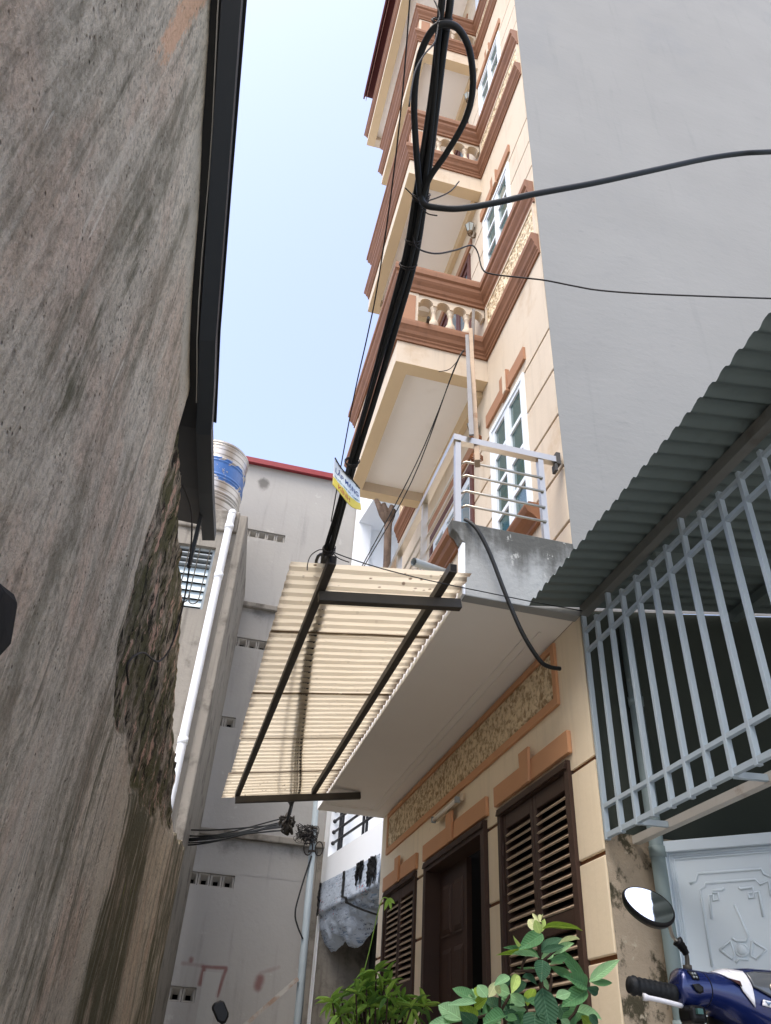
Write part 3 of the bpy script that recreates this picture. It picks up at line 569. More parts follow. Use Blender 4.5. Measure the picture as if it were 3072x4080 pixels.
pme = mesh('painted_patch', gp_, M['farwall'], fixn=False); wall_attrs(pme); put('painted_patch', pme, fb)
fwo = put('front_wall', me, fb)
obj('roof_edge', MB().box(-3.05, 3.45, FY - .10, FY + .4, zf(10.75) + .002, zf(10.83)).box(-3.05, 3.45, FY - .12, FY - .09, zf(10.72), zf(10.84)), plain('red_roof_metal', (132, 50, 54), .5, .08), fb)
for zl in (7.58, 3.70):
    bevel(obj('string_course', MB().box(-3.0, 2.02, FY - .09, FY - .002, zf(zl) - .09, zf(zl)), M['concrete'], fb), .012)
obj('corner_pilaster', MB().box(1.84, 2.02, FY - .05, FY - .002, 0, zf(3.70) - .092), M['concrete'], fb)
obj('back_room', MB().box(-3, 3.4, FY + .5, FY + .55, 0, 10), M['dark'], fb)
# one vent block, copied: deep square funnel with hour-glass hole
vb = MB(); h = VB / 2 - .004
o4 = [(-h, 0, -h), (h, 0, -h), (h, 0, h), (-h, 0, h)]
i4 = [(-h*.80, 0, -h*.84), (h*.80, 0, -h*.84), (h*.66, 0, h*.80), (-h*.66, 0, h*.80)]
b4 = [(-h*.40, .085, -h*.70), (h*.40, .085, -h*.70), (h*.40, .085, -h*.02), (-h*.40, .085, -h*.02)]
vb.add(o4 + i4 + b4, [(q, (q+1) % 4, 4 + (q+1) % 4, 4 + q) for q in range(4)] + [(4 + q, 4 + (q+1) % 4, 8 + (q+1) % 4, 8 + q) for q in range(4)])  # the hole behind opens on a dark room
vme = mesh('vent_block', vb, plain('vent_block_cement', (166, 162, 154), .9, .12, 6, .3, 40, dirt=(110, 104, 96)))
for (a, b, c, d) in vents: put('vent_block', vme, fb, Matrix.Translation(((a + b) / 2, FY + .035, (c + d) / 2)))

# ------------------------------------------------------------------ WHITE BUILDING right of it (rotated 7 degrees)
wa = math.atan2(.27, 2.18)
WB = Matrix(((sin(wa), cos(wa), 0, 1.93), (-cos(wa), sin(wa), 0, 11.6), (0, 0, 1, 0), (0, 0, 0, 1)))   # x toward camera along face, y into building
wb = thing('white_building', (2.1, 11, 0), 'white rendered house with black balcony rails beside the grey building', 'building')
obj('balcony_parapet', MB().box(0, 3.2, 0, .14, 2.58, 3.28), M['whitewall'], wb, M=WB)
obj('balcony_floor', MB().box(0, 3.2, .141, 1.2, 2.58, 2.75), M['whitewall'], wb, M=WB)
obj('end_wall', MB().box(-.12, -.002, .0, 1.2, 0, 12.0), M['whitewall'], wb, M=WB)
obj('back_wall', MB().box(-.12, 3.2, 1.2, 1.35, 2.4, 12.0), M['whitewall'], wb, M=WB)
obj('upper_overhang', MB().box(.0, 3.2, .0, 1.19, 9.1, 12.0), M['whitewall'], wb, M=WB)
obj('side_jamb', MB().box(0, .12, .002, .25, 3.281, 9.098), M['whitewall'], wb, M=WB)
M['railblack'] = plain('black_rail_paint', (44, 46, 50), .45, .1)
for z in (3.47, 3.62, 3.77, 3.92):
    b = MB(); b.tube([(.14, .06, z), (3.1, .06, z)], .018, 8); b.lathe([(.0, 0), (.026, .004), (.03, .02), (.026, .036), (.0, .04)], 10, (.15, .06, z), Matrix.Rotation(-pi/2, 3, 'Y')); obj('rail_bar', b, M['railblack'], wb, True, WB)
for x in (.40, .52, 1.40, 1.53, 2.4, 2.53):
    b = MB(); b.box(x - .014, x + .014, .045, .075, 3.281, 3.98); obj('rail_post', b, M['railblack'], wb, M=WB)
obj('doorway_back', MB().box(.0, 3.2, .95, 1.0, 0, 2.4), M['dark'], wb, M=WB)
obj('doorway_left', MB().box(-.001, .05, .02, .95, 0, 2.578), M['concrete'], wb, M=WB)
gt = obj('roller_gate', MB().box(.6, 3.2, .55, .57, 0, 2.56), plain('dark_green_gate', (40, 46, 44), .6, .15, 5, .1), wb, M=WB)
for x in (.62, 1.0, 1.02, 1.6): obj('gate_stile', MB().box(x, x + .02, .53, .549, 0, 2.55), M['railblack'], gt, M=WB)
lp = MB()
for (cx, cz, rx, rz, a) in ((.95, 1.95, .05, .1, .3), (1.08, 1.93, .05, .09, -.4), (1.0, 2.03, .06, .05, .0)):
    lp.tube([(cx + rx * cos(t) * cos(a) - rz * sin(t) * sin(a), .50, cz + rx * cos(t) * sin(a) + rz * sin(t) * cos(a)) for t in [2*pi*i/14 for i in range(14)]], .004, 5, closed=True)
tag(obj('wire_coil', lp, M['wire'], None, True, WB), 'small coil of wire hanging in the dark doorway of the white house', 'wire')
# plastic sheeting wrapped round the awning edge
def plasticm(name, c, marks):
    k = NT(name); col = k.mix(k.noise(5, 4), lin(c), tuple(x * .85 for x in lin(c)[:3]) + (1,))
    if marks:
        t1 = k.math('MULTIPLY', k.ramp(k.noise(1, 1, k.vmul((90, 90, 34))), .54, .57), k.math('MULTIPLY', k.ramp(k.noise(1, 1, k.vmul((5, 5, 9))), .52, .56), k.ramp(k.math('SINE', k.math('MULTIPLY', k.sep(2), 150)), -.1, .2)))
        col = k.mix(t1, col, lin((52, 60, 96)))
        t2 = k.math('MULTIPLY', k.ramp(k.noise(20, 1), .66, .68), k.ramp(k.noise(3.3, 2), .58, .62))
        col = k.mix(t2, col, lin((190, 74, 60)))
        t3 = k.math('MULTIPLY', k.ramp(k.noise(1, 1, k.vmul((6, 6, 150))), .56, .60), k.ramp(k.noise(4, 2), .52, .58)); col = k.mix(t3, col, lin((104, 128, 156)))
    k.bump(k.noise(9, 5, dist=1), .5, .03); return k.fin(col, .5 if marks else .35, 0, .35)
M['plastic'] = plasticm('printed_white_plastic', (186, 198, 212), True); M['bag'] = plasticm('black_bin_bag', (20, 21, 23), False)
sp = MB()
def spf(i, j):
    s_ = 2.3 * i / 60; t = j / 30
    hang = 2.16 + .06 * sin(s_ * 5) + (.22 * (s_ - .95) if s_ > .95 else .0) - .10 * math.exp(-((s_ - .25) / .16) ** 2)
    path = [(.0, -.022, 2.95 - .05 * s_ / 2.3), (.40, -.025, 2.58), (.50, .02, 2.54), (1.0, .16 + .10 * s_, hang)]
    for (a, y0, z0), (b, y1, z1) in zip(path, path[1:]):
        if t <= b + 1e-6:
            q = (t - a) / (b - a); y, z = y0 + (y1 - y0) * q, z0 + (z1 - z0) * q
            if a >= .5: y -= .06 * sin(pi * q) * (1 - .25 * s_)
            break
    wv = .016 * fbm(s_ * 2.4, t * 2, 1.7) + .030 * (.35 - abs(fbm(s_ * 3.3, t * 4, 4))) + .016 * (.3 - abs(fbm(s_ * 9, t * 9, 8)))
    return (.04 + s_ + .02 * fbm(s_ * 3, t * 5, 9) * t, y + wv * (.3 + 1.6 * t * t) - .012, z + wv * .9 * (t > .45) + (.03 * fbm(s_ * 11, 0, 3) if j == 30 else 0))
sp.grid(spf, 61, 31)
tag(obj('plastic_sheet', sp, M['plastic'], None, True, WB, fixn=False), 'crumpled printed white plastic sheet wrapped under the white balcony', 'plastic sheet')
def bag(fn, ni, nj, label):
    m = MB(); m.grid(fn, ni, nj); tag(obj('bin_bag_strip', m, M['bag'], None, True, WB, fixn=False), label, 'plastic bag', 'torn bin bags on the white balcony')
bag(lambda i, j: (1.02 + .10 * j / 4 + .75 * (i / 22) ** 2 * (i > 9) + .02 * fbm(i, j, 2), -.045 + (.0 if i < 12 else (i - 12) * .022) + .012 * fbm(i * .8, j * .8, 6), 2.93 - .40 * min(1, i / 12) - .018 * max(0, i - 12) + .015 * fbm(i, j, 8)), 23, 5, 'long black bin bag strip curving down across the printed plastic sheet')
bag(lambda i, j: (1.55 + .26 * i / 10 + .03 * fbm(i * .7, j, 3), -.05 + .03 * fbm(i * .9, j * .9, 1), 2.93 - (.18 + .10 * sin(i * 1.2)) * j / 8 + .01 * fbm(i, j, 5)), 11, 9, 'wrinkled black bin bag patch in the middle of the printed plastic sheet')
bag(lambda i, j: (2.0 + .26 * i / 8 + .03 * fbm(i * .7, j, 13), -.06 + .04 * fbm(i * .9, j * .9, 11), 2.90 - (.26 + .06 * sin(i)) * j / 8), 9, 9, 'wrinkled black bin bag patch next to the cream townhouse corner')
bag(lambda i, j: (.0 + .09 * i / 5 + .03 * fbm(i * .7, j * .5, 23), -.045 + .03 * fbm(i * .9, j * .9, 21), 2.96 - .42 * j / 12), 6, 13, 'narrow black bin bag strip at the pole end of the printed plastic sheet')

# ------------------------------------------------------------------ utility pole and wiring in front of the grey building
PX, PY = 1.70, 11.2
up_ = thing('utility_pole', (PX, PY, 0), 'slim galvanised steel pole with tangled wires in front of the grey wall', 'pole')
pm = plain('galvanised_pole', (150, 162, 168), .5, .08, 6, .1, streak=.2)
obj('pole_shaft', MB().tube([(PX + .03, PY, 0), (PX + .02, PY, 1.5), (PX - .04, PY, 4.05)], [.05, .05, .042], 14), pm, up_, True)
for z in (3.25, 3.55): obj('pole_band', MB().tube([(PX - .025, PY, z), (PX - .027, PY, z + .03)], .052, 14), M['blacksteel'], up_, True)
obj('sticker', MB().tube([(PX + .03, PY, 1.02), (PX + .03, PY, 1.18)], .0515, 14), plain('blue_sticker', (60, 120, 180), .5, .3, 40), up_, True)
obj('notice_tape', MB().tube([(PX + .03, PY, .86), (PX + .03, PY, .96)], .0515, 14), plain('white_tape', (190, 188, 182), .7, .3, 30), up_, True)
tg = MB(); random.seed(11)
for i in range(26):
    c = Vector((PX - .07, PY - .06, 3.46)); pts = [c + Vector((random.uniform(-.22, .1), random.uniform(-.06, .06), random.uniform(-.13, .13))) for _ in range(5)]
    tg.tube(cr(pts, 4), random.choice((.003, .004, .006)), 5)
for (cx, cz, r_) in ((PX - .09, 3.30, .10), (PX + .06, 3.30, .09)):
    tg.tube([(cx + r_ * .6 * cos(t), PY - .06, cz + r_ * sin(t)) for t in [2*pi*i/16 for i in range(16)]], .009, 6, closed=True)
tg.box(PX - .2, PX - .08, PY - .1, PY - .06, 3.42, 3.48)
obj('wire_tangle', tg, M['wire'], up_, True)
lo = MB(); lo.tube(cr([(PX - .03, PY - .05, 3.2), (PX - .13, PY - .05, 2.75), (PX - .16, PY - .05, 2.45), (PX - .03, PY - .05, 2.2)], 6), .011, 6); obj('hanging_cable', lo, M['cable'], up_, True)
bracem = plain('rusty_brace', (168, 166, 160), .6, .1, 4, .2, 50, dirt=(128, 90, 60), dthr=(.42, .58))
tag(obj('pole_brace', MB().bar((1.66, 11.14, 1.76), (1.02, 11.14, 1.18), .035, .045).bar((1.02, 11.14, 1.18), (.2, 11.14, .2), .035, .045), bracem), 'rusty white diagonal brace leaning against the slim pole', 'brace')
# cable tangle past the canopy and the cables running left along the grey wall
KN = Vector((1.02, 8.9, 3.02))
kb = MB(); random.seed(21)
for i in range(7): kb.tube(cr([KN + Vector((random.uniform(-.10, .10), random.uniform(-.05, .05), random.uniform(-.12, .08))) for _ in range(6)], 4), random.choice((.006, .009, .012)), 6)
kb.lathe([(0, -.13), (.025, -.11), (.042, -.03), (.035, .06), (.015, .1), (0, .1)], 10, KN)
tag(obj('cable_knot', kb, plain('dirty_cable_knot', (48, 44, 38), .8, .5, 14, .4), None, True), 'tangled taped knot of cables hanging below the corrugated canopy', 'cable')
for i in range(9):
    random.seed(40 + i); a = KN + Vector((-.05, .0, random.uniform(-.1, .05)))
    b = Vector((-.9, 11.3, 3.35 + random.uniform(-.16, .10))); mid = (a + b) / 2 + Vector((0, 0, -.10 - random.uniform(0, .12)))
    q = MB(); q.tube(cr([a, mid, b], 10), random.choice((.007, .009, .012)), 6)
    tag(obj('street_cable', q, M['cable'], None, True), 'black cable strung from the cable knot to the left along the grey wall', 'cable', 'cables strung to the left')
# ================================================================== HOUSE
HX = 2.0; Y0, Y1 = 3.68, 8.44; ST = 3.365
hs = thing('townhouse', (3.5, 6, 0), 'tall narrow cream townhouse with brown cornices and stacked balconies', 'house')
FH = lambda u, v, t: (HX + .014 + t, u, v)
GF = [(3.96, 5.05, .25, 2.28), (5.29, 6.75, .06, 2.28), (7.04, 8.16, .25, 2.28)]
UP = []
for k in range(4):
    UP += [(4.19, 4.98, 4.2 + ST * k, 5.67 + ST * k), (5.45, 6.86, 3.25 + ST * k, 5.72 + ST * k)]
obj('facade_wall', MB().holed(FH, Y0, Y1, 0, 17.3, GF + UP, .2), M['groove'], hs)
obj('room_back', MB().box(2.75, 2.8, Y0 + .2, Y1, 0, 17), M['dark'], hs)
# side wall, grey plaster above, raw concrete below, yard shade painted dark between
sw = MB(); sw.grid(lambda i, j: (2.0 + 7.5 * i / 60, Y0 - .010 + .006 * fbm(i * .35, j * .35, 2.2), (3.034 + .16 * (.34 + 7.5 * i / 60)) + (15.5 - .16 * 7.5 * i / 60) * j / 90), 61, 91)
obj('side_wall', sw, M['side'], hs, True, fixn=False)
swb = MB(); swb.grid(lambda i, j: (2.002 + 4.0 * i / 60, Y0 - .012 + .010 * fbm(i * .5, j * .5, 8.2), 1.83 * j / 30), 61, 31)
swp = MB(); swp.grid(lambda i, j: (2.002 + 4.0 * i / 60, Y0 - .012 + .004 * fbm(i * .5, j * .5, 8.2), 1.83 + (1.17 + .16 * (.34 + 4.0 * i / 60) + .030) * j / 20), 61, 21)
obj('side_wall_yard_shade', swp, M['yard'], hs, True, fixn=False)
obj('side_wall_base', swb, M['mossbase'], hs, True, fixn=False)
# plaster blocks between the grooves (each proud of the wall)
GRV = .022
def block(y0, y1, z0, z1, mat, x=HX, t=.03):
    b = MB(); b.box(x, x + t, y0, y1, z0, z1); bevel(obj('plaster_block', b, mat, hs), .006)
zs = [0, .36, .82, 1.285, 1.735, 2.21]
for (a, b) in ((Y0, 3.96), (5.05, 5.29), (6.75, 7.04), (8.16, Y1)):
    for z0, z1 in zip(zs, zs[1:]): block(a, b, z0 + GRV / 2, z1 - GRV / 2, M['cream2'])
block(3.96, 5.05, 0, .25, M['cream2']); block(7.04, 8.16, 0, .25, M['cream2']); block(5.29, 6.75, 0, .06, M['cream2'])
b = MB(); b.holed(lambda u, v, t: (HX + t, u, v), Y0, Y1, 2.21 + GRV / 2, 3.06, [g_ for g_ in GF], .03); obj('plaster_field', b, M['cream2'], hs)
for k in range(4):
    dz = ST * k
    zz = [3.30, 3.76, 4.23, 4.71, 5.18, 5.65]
    for (a, b_) in ((Y0, 4.19), (4.98, 5.45), (6.86, Y1)):
        for z0, z1 in zip(zz, zz[1:]): block(a, b_, z0 + dz + GRV / 2, z1 + dz - GRV / 2, M['cream'])
    block(4.19, 4.98, 3.30 + dz, 4.20 + dz, M['cream'])
    b = MB(); b.holed(lambda u, v, t: (HX + t, u, v), Y0, Y1, 5.65 + GRV / 2 + dz, 6.665 + dz, [(4.19, 4.98, 0, 5.67 + dz), (5.45, 6.86, 0, 5.72 + dz)], .03); obj('plaster_field', b, M['cream'], hs)

def stone_panel(parent, y0, y1, z0, z1, x, seed=0):
    n, q = max(8, int((y1 - y0) / .022)), max(6, int((z1 - z0) / .022)); m = MB()
    m.grid(lambda i, j: (x - (0 if i in (0, n-1) or j in (0, q-1) else .010 + .011 * (fbm(i * .55 + seed, j * .55, 3) + .25)), y0 + (y1 - y0) * i / (n-1), z0 + (z1 - z0) * j / (q-1)), n, q)
    return obj('stone_panel', m, M['stone'], parent, False, fixn=False)
def lintel(ya, yb, z0, z1, kt, mat, t=.028):
    b = MB(); b.box(HX - t, HX - .001, ya, yb, z0, z1); l = bevel(obj('lintel', b, mat, hs), .004)
    c = (ya + yb) / 2; b = MB(); b.prism([(HX - t - .022, c - .058, z0 - .012), (HX - t - .022, c + .058, z0 - .012), (HX - t - .022, c + .078, kt), (HX - t - .022, c - .078, kt)], (.021, 0, 0)); bevel(obj('keystone', b, mat, l), .004)
lintel(3.92, 5.09, 2.31, 2.44, 2.51, M['orange']); lintel(5.25, 6.80, 2.30, 2.43, 2.51, M['orange']); lintel(7.01, 8.20, 2.29, 2.42, 2.50, M['orange'])
# frieze under the first balcony
fr = obj('frieze_border', MB().box(HX - .02, HX - .001, 4.02, 8.18, 2.635, 2.69).box(HX - .02, HX - .001, 4.02, 8.18, 3.0, 3.04).box(HX - .02, HX - .001, 4.02, 4.07, 2.69, 3.0).box(HX - .02, HX - .001, 8.13, 8.18, 2.69, 3.0), M['orange'], hs)
stone_panel(fr, 4.07, 8.13, 2.69, 3.0, HX - .002)

# shutters: leaf frame with slats
def slat_mesh(wd):
    b = MB(); b.prism([(-.020, -wd / 2, -.016), (-.013, -wd / 2, -.020), (.018, -wd / 2, .014), (.012, -wd / 2, .019)], (0, wd, 0)); nf = len(b.f)
    b.prism([(-.0225, -wd / 2, -.0155), (-.0140, -wd / 2, -.0215), (-.004, -wd / 2, -.0105), (-.0125, -wd / 2, -.0045)], (0, wd, 0))
    me = mesh('slat', b, M['slat'], fixn=False); me.materials.append(M['slatedge'])
    for p in me.polygons:
        if p.index >= nf: p.material_index = 1
    return me
def shutter_window(ya, yb, zt, zb, midz, x=HX + .01):
    wn = obj('shutter_window', MB().box(x - .03, x + .08, ya, ya + .05, zb, zt).box(x - .03, x + .08, yb - .05, yb, zb, zt).box(x - .03, x + .08, ya + .05, yb - .05, zt - .05, zt), M['wood'], hs)
    for q in range(4): obj('frame_moulding', MB().box(x - .036 - .004 * q, x - .0301, ya + .004 * q, yb - .004 * q, zt - .012 * q - .008, zt - .012 * q), M['wood'], wn)
    yc = (ya + yb) / 2; ww = .045
    for (a, b_) in ((ya + .052, yc - .004), (yc + .004, yb - .052)):
        f = MB(); f.box(x - .012, x + .03, a, a + ww, zb, zt - .052); f.box(x - .012, x + .03, b_ - ww, b_, zb, zt - .052)
        for (z0, z1) in ((zt - .14, zt - .052), (midz - .05, midz + .04), (zb, zb + .1)): f.box(x - .011, x + .029, a + ww, b_ - ww, z0, z1)
        lf = bevel(obj('shutter', f, M['wood'], wn), .004)
        wd = b_ - a - 2 * ww + .01; sm = slat_mesh(wd)
        for (z0, z1) in ((midz + .04, zt - .14), (zb + .1, midz - .05)):
            n = int((z1 - z0) / .047)
            for q in range(n):
                Mx = Matrix.Translation((x + .008, (a + b_) / 2, z0 + (q + .5) * (z1 - z0) / n)) @ Matrix.Rotation(radians(random.uniform(-5, 5)), 4, 'Y')
                s_ = put('slat', sm, wn, Mx)
        for hz in (zt - .3, midz + .25): obj('hinge', MB().tube([(x - .02, (a + .012) if a < yc - .1 else b_ - .012, hz), (x - .02, (a + .012) if a < yc - .1 else b_ - .012, hz + .09)], .008, 6), M['wood'], wn)
    obj('inside_board', MB().box(x + .09, x + .1, ya, yb, zb, zt), M['dark'], wn)
    return wn
shutter_window(3.96, 5.05, 2.28, .25, 1.50); shutter_window(7.04, 8.16, 2.28, .25, 1.42)
# front door: frame, one panelled leaf, dark opening
dr = obj('front_door', MB().box(HX - .03, HX + .12, 5.29, 5.36, .06, 2.28).box(HX - .03, HX + .12, 6.68, 6.75, .06, 2.28).box(HX - .03, HX + .12, 5.36, 6.68, 2.20, 2.28), M['wood'], hs)
for q in range(4): obj('frame_moulding', MB().box(HX - .036 - .004 * q, HX - .0301, 5.29 + .004 * q, 6.75 - .004 * q, 2.268 - .013 * q, 2.276 - .013 * q), M['wood'], dr)
lx = HX + .10
obj('door_leaf', MB().box(lx, lx + .04, 6.02, 6.678, .06, 2.198), M['wood'], dr)
for zi, (z0, z1) in enumerate(((1.72, 2.08), (1.22, 1.62), (.76, 1.12), (.2, .66))):
    for (a, b_) in ((6.09, 6.31), (6.37, 6.59)):
        p = MB(); p.add([(lx - .002, a, z0), (lx - .002, b_, z0), (lx - .002, b_, z1), (lx - .002, a, z1), (lx - .016, a + .03, z0 + .035), (lx - .016, b_ - .03, z0 + .035), (lx - .016, b_ - .03, z1 - .035), (lx - .016, a + .03, z1 - .035)], [(0,1,5,4),(1,2,6,5),(2,3,7,6),(3,0,4,7),(4,5,6,7)])
        obj('door_panel', p, M['wood'], dr)
        obj('panel_trim', MB().box(lx - .02, lx - .0165, a - .004, b_ + .004, z0 - .018, z0 - .006), M['slat'], dr)

# upper windows
def up_window(dz):
    ya, yb, z0, z1 = 4.19, 4.98, 4.2 + dz, 5.67 + dz; x = HX + .0; fw = .045
    f = MB(); f.box(x - .015, x + .05, ya, ya + fw, z0, z1).box(x - .015, x + .05, yb - fw, yb, z0, z1).box(x - .015, x + .05, ya + fw, yb - fw, z1 - fw, z1).box(x - .015, x + .05, ya + fw, yb - fw, z0, z0 + fw)
    wn = obj('window', f, M['white'], hs); yc = (ya + yb) / 2
    for (a, b_) in ((ya + fw + .004, yc - .003), (yc + .003, yb - fw - .004)):
        st = .05; zz0, zz1 = z0 + fw + .003, z1 - fw - .003
        s_ = MB().box(x - .005, x + .035, a, a + st, zz0, zz1).box(x - .005, x + .035, b_ - st, b_, zz0, zz1)
        n = 4; hp = (zz1 - zz0 - .04) / n
        for q in range(n + 1): s_.box(x - .003, x + .033, a + st, b_ - st, zz0 + q * hp, zz0 + q * hp + .04)
        obj('sash', s_, M['white'], wn)
        for q in range(n): obj('pane', MB().box(x + .014, x + .02, a + st - .002, b_ - st + .002, zz0 + q * hp + .038, zz0 + (q + 1) * hp + .002), M['glass'], wn)
    # sill moulding
    P = [(0, 4.02), (.03, 4.02), (.03, 4.05), (.06, 4.08), (.10, 4.10), (.12, 4.14), (.12, 4.16), (.09, 4.165), (.09, 4.19), (0, 4.19)]
    b = MB(); b.sweep([(HX, 4.08), (HX, 5.06)], [(o, z + dz) for o, z in P]); (obj('window_sill', b, M['brown'], hs) if dz == 0 else None)
    lt = (5.77 + dz, 5.92 + dz)
    for (a, b_) in ((4.13, 4.49), (4.65, 5.04)):
        obj('lintel', MB().box(HX - .024, HX - .001, a, b_, *lt), M['lintel2'], hs)
    obj('keystone', MB().box(HX - .036, HX - .001, 4.49, 4.65, lt[0] - .03, lt[1] + .09), M['lintel2'], hs)
    obj('keystone_cap', MB().box(HX - .045, HX - .0361, 4.50, 4.56, lt[0] - .02, lt[1] + .08), M['cream'], hs)
def up_door(dz):
    ya, yb, z0, z1 = 5.45, 6.86, 3.25 + dz, 5.72 + dz; x = HX + .0
    f = MB().box(x - .02, x + .08, ya, ya + .07, z0, z1).box(x - .02, x + .08, yb - .07, yb, z0, z1).box(x - .02, x + .08, ya + .07, yb - .07, z1 - .08, z1)
    d = obj('balcony_door', f, plain('maroon_door_wood', (92, 56, 50), .55, .15, 5, .1) if 'dw' not in M else M['dw'], hs)
    M['dw'] = d.data.materials[0]
    for q in range(3):
        a = ya + .075 + q * .425; b_ = a + .415
        obj('door_stile', MB().box(x + .0, x + .04, a, a + .06, z0, z1 - .085).box(x, x + .04, b_ - .06, b_, z0, z1 - .085).box(x + .002, x + .038, a + .06, b_ - .06, z1 - .18, z1 - .085).box(x + .002, x + .038, a + .06, b_ - .06, z0, z0 + .35), M['white'] if dz == 0 else M['dw'], d)
        obj('pane', MB().box(x + .018, x + .024, a + .058, b_ - .058, z0 + .348, z1 - .178), M['glassblue'], d)
    obj('lintel', MB().box(HX - .024, HX - .001, 5.38, 6.93, 5.80 + dz, 5.93 + dz), M['lintel2'], hs)
for k in range(4): up_window(ST * k); up_door(ST * k)

# ---- first balcony (rail) --------------------------------------------------
b1 = obj('balcony', MB().box(1.27, HX - .001, 3.74, 8.43, 3.062, 3.20), M['soffit'], hs)
sf = MB()
for (a0, a1, c0, c1) in ((1.86, 1.875, 3.95, 8.2), (1.80, 1.81, 4.02, 8.13)): sf.box(a0, a1, c0, c1, 3.055, 3.0615)
for (c0, c1, a0, a1) in ((8.185, 8.2, 1.30, 1.859), (8.12, 8.13, 1.30, 1.799)): sf.box(a0, a1, c0, c1, 3.055, 3.0615)
obj('soffit_moulding', sf, M['soffit'], b1)
obj('fascia', MB().box(1.27, 1.36, 3.741, 8.43, 3.201, 3.41), M['cream'], b1)
CP = [(0, 3.41), (.02, 3.41), (.02, 3.43), (.05, 3.46), (.06, 3.49), (.08, 3.51), (.08, 3.56), (-.10, 3.56), (-.10, 3.41)]
bc = MB(); bc.sweep([(1.27, 3.742), (1.27, 8.45)], CP); obj('cornice', bc, M['brown'], b1)
ew = MB(); ew.prism([(1.28, 3.66, 3.045), (1.28, 3.66, 3.41), (1.255, 3.66, 3.43), (1.235, 3.66, 3.47), (1.20, 3.66, 3.50), (1.192, 3.66, 3.565), (2.0, 3.66, 3.565), (2.0, 3.66, 3.045)], (0, .08, 0))
bevel(obj('end_parapet', ew, M['plinth'], b1), .006)
obj('end_fascia', MB().box(1.262, 1.2795, 3.66, 3.74, 3.05, 3.41), M['whitewall'], b1)
rl = obj('railing', MB().bar((1.232, 3.66, 4.26), (1.232, 8.38, 4.26), .05, .05).bar((1.24, 3.69, 4.26), (1.955, 3.69, 4.26), .05, .05), M['steel'], b1)
for (x, y) in ((1.24, 3.69), (1.83, 3.69), (1.232, 4.42), (1.232, 5.14), (1.232, 5.9), (1.232, 6.7), (1.232, 7.5), (1.232, 8.3)):
    obj('post', MB().box(x - .019, x + .019, y - .019, y + .019, 3.562, 4.235), M['steel'], rl)
for z in (3.70, 3.815, 3.945, 4.06):
    obj('rail_bar', MB().tube([(1.83, 3.665, z), (1.29, 3.665, z), (1.265, 3.70, z), (1.255, 3.76, z), (1.255, 8.3, z)], .0085, 8), M['steel'], rl, True)
obj('wall_bracket', MB().box(1.945, 1.975, 3.66, 3.72, 4.22, 4.32).box(1.93, 1.95, 3.665, 3.715, 4.16, 4.22), M['blacksteel'], rl)
# ---- balconies with balusters ----------------------------------------------
LC = [(0, 6.665), (.018, 6.665), (.018, 6.70), (.028, 6.715), (.028, 6.735), (.045, 6.76), (.052, 6.80), (.068, 6.835), (.078, 6.85), (.078, 6.90), (.072, 6.94), (-.10, 6.94), (-.10, 6.665)]
UC = [(0, 7.455), (.02, 7.455), (.02, 7.49), (.034, 7.51), (.042, 7.55), (.064, 7.59), (.076, 7.62), (.076, 7.67), (.096, 7.69), (.096, 7.76), (.088, 7.80), (-.10, 7.80), (-.10, 7.455)]
bal_prof = [(.0, 0), (.042, 0), (.042, .03), (.028, .04), (.024, .055), (.05, .09), (.058, .125), (.05, .165), (.03, .21), (.024, .27), (.022, .32), (.032, .335), (.032, .345), (.024, .355), (.04, .385), (.042, .40), (.0, .40)]
balm = mesh('baluster', MB().lathe(bal_prof, 14), M['cream'], True)
PATH = [(HX, 8.44), (HX, 7.22), (1.06, 7.22), (1.06, 5.01), (HX, 5.01), (HX, 3.686)]
PATH = PATH[::-1]      # travel +Y first: outward lies to the left (-X)
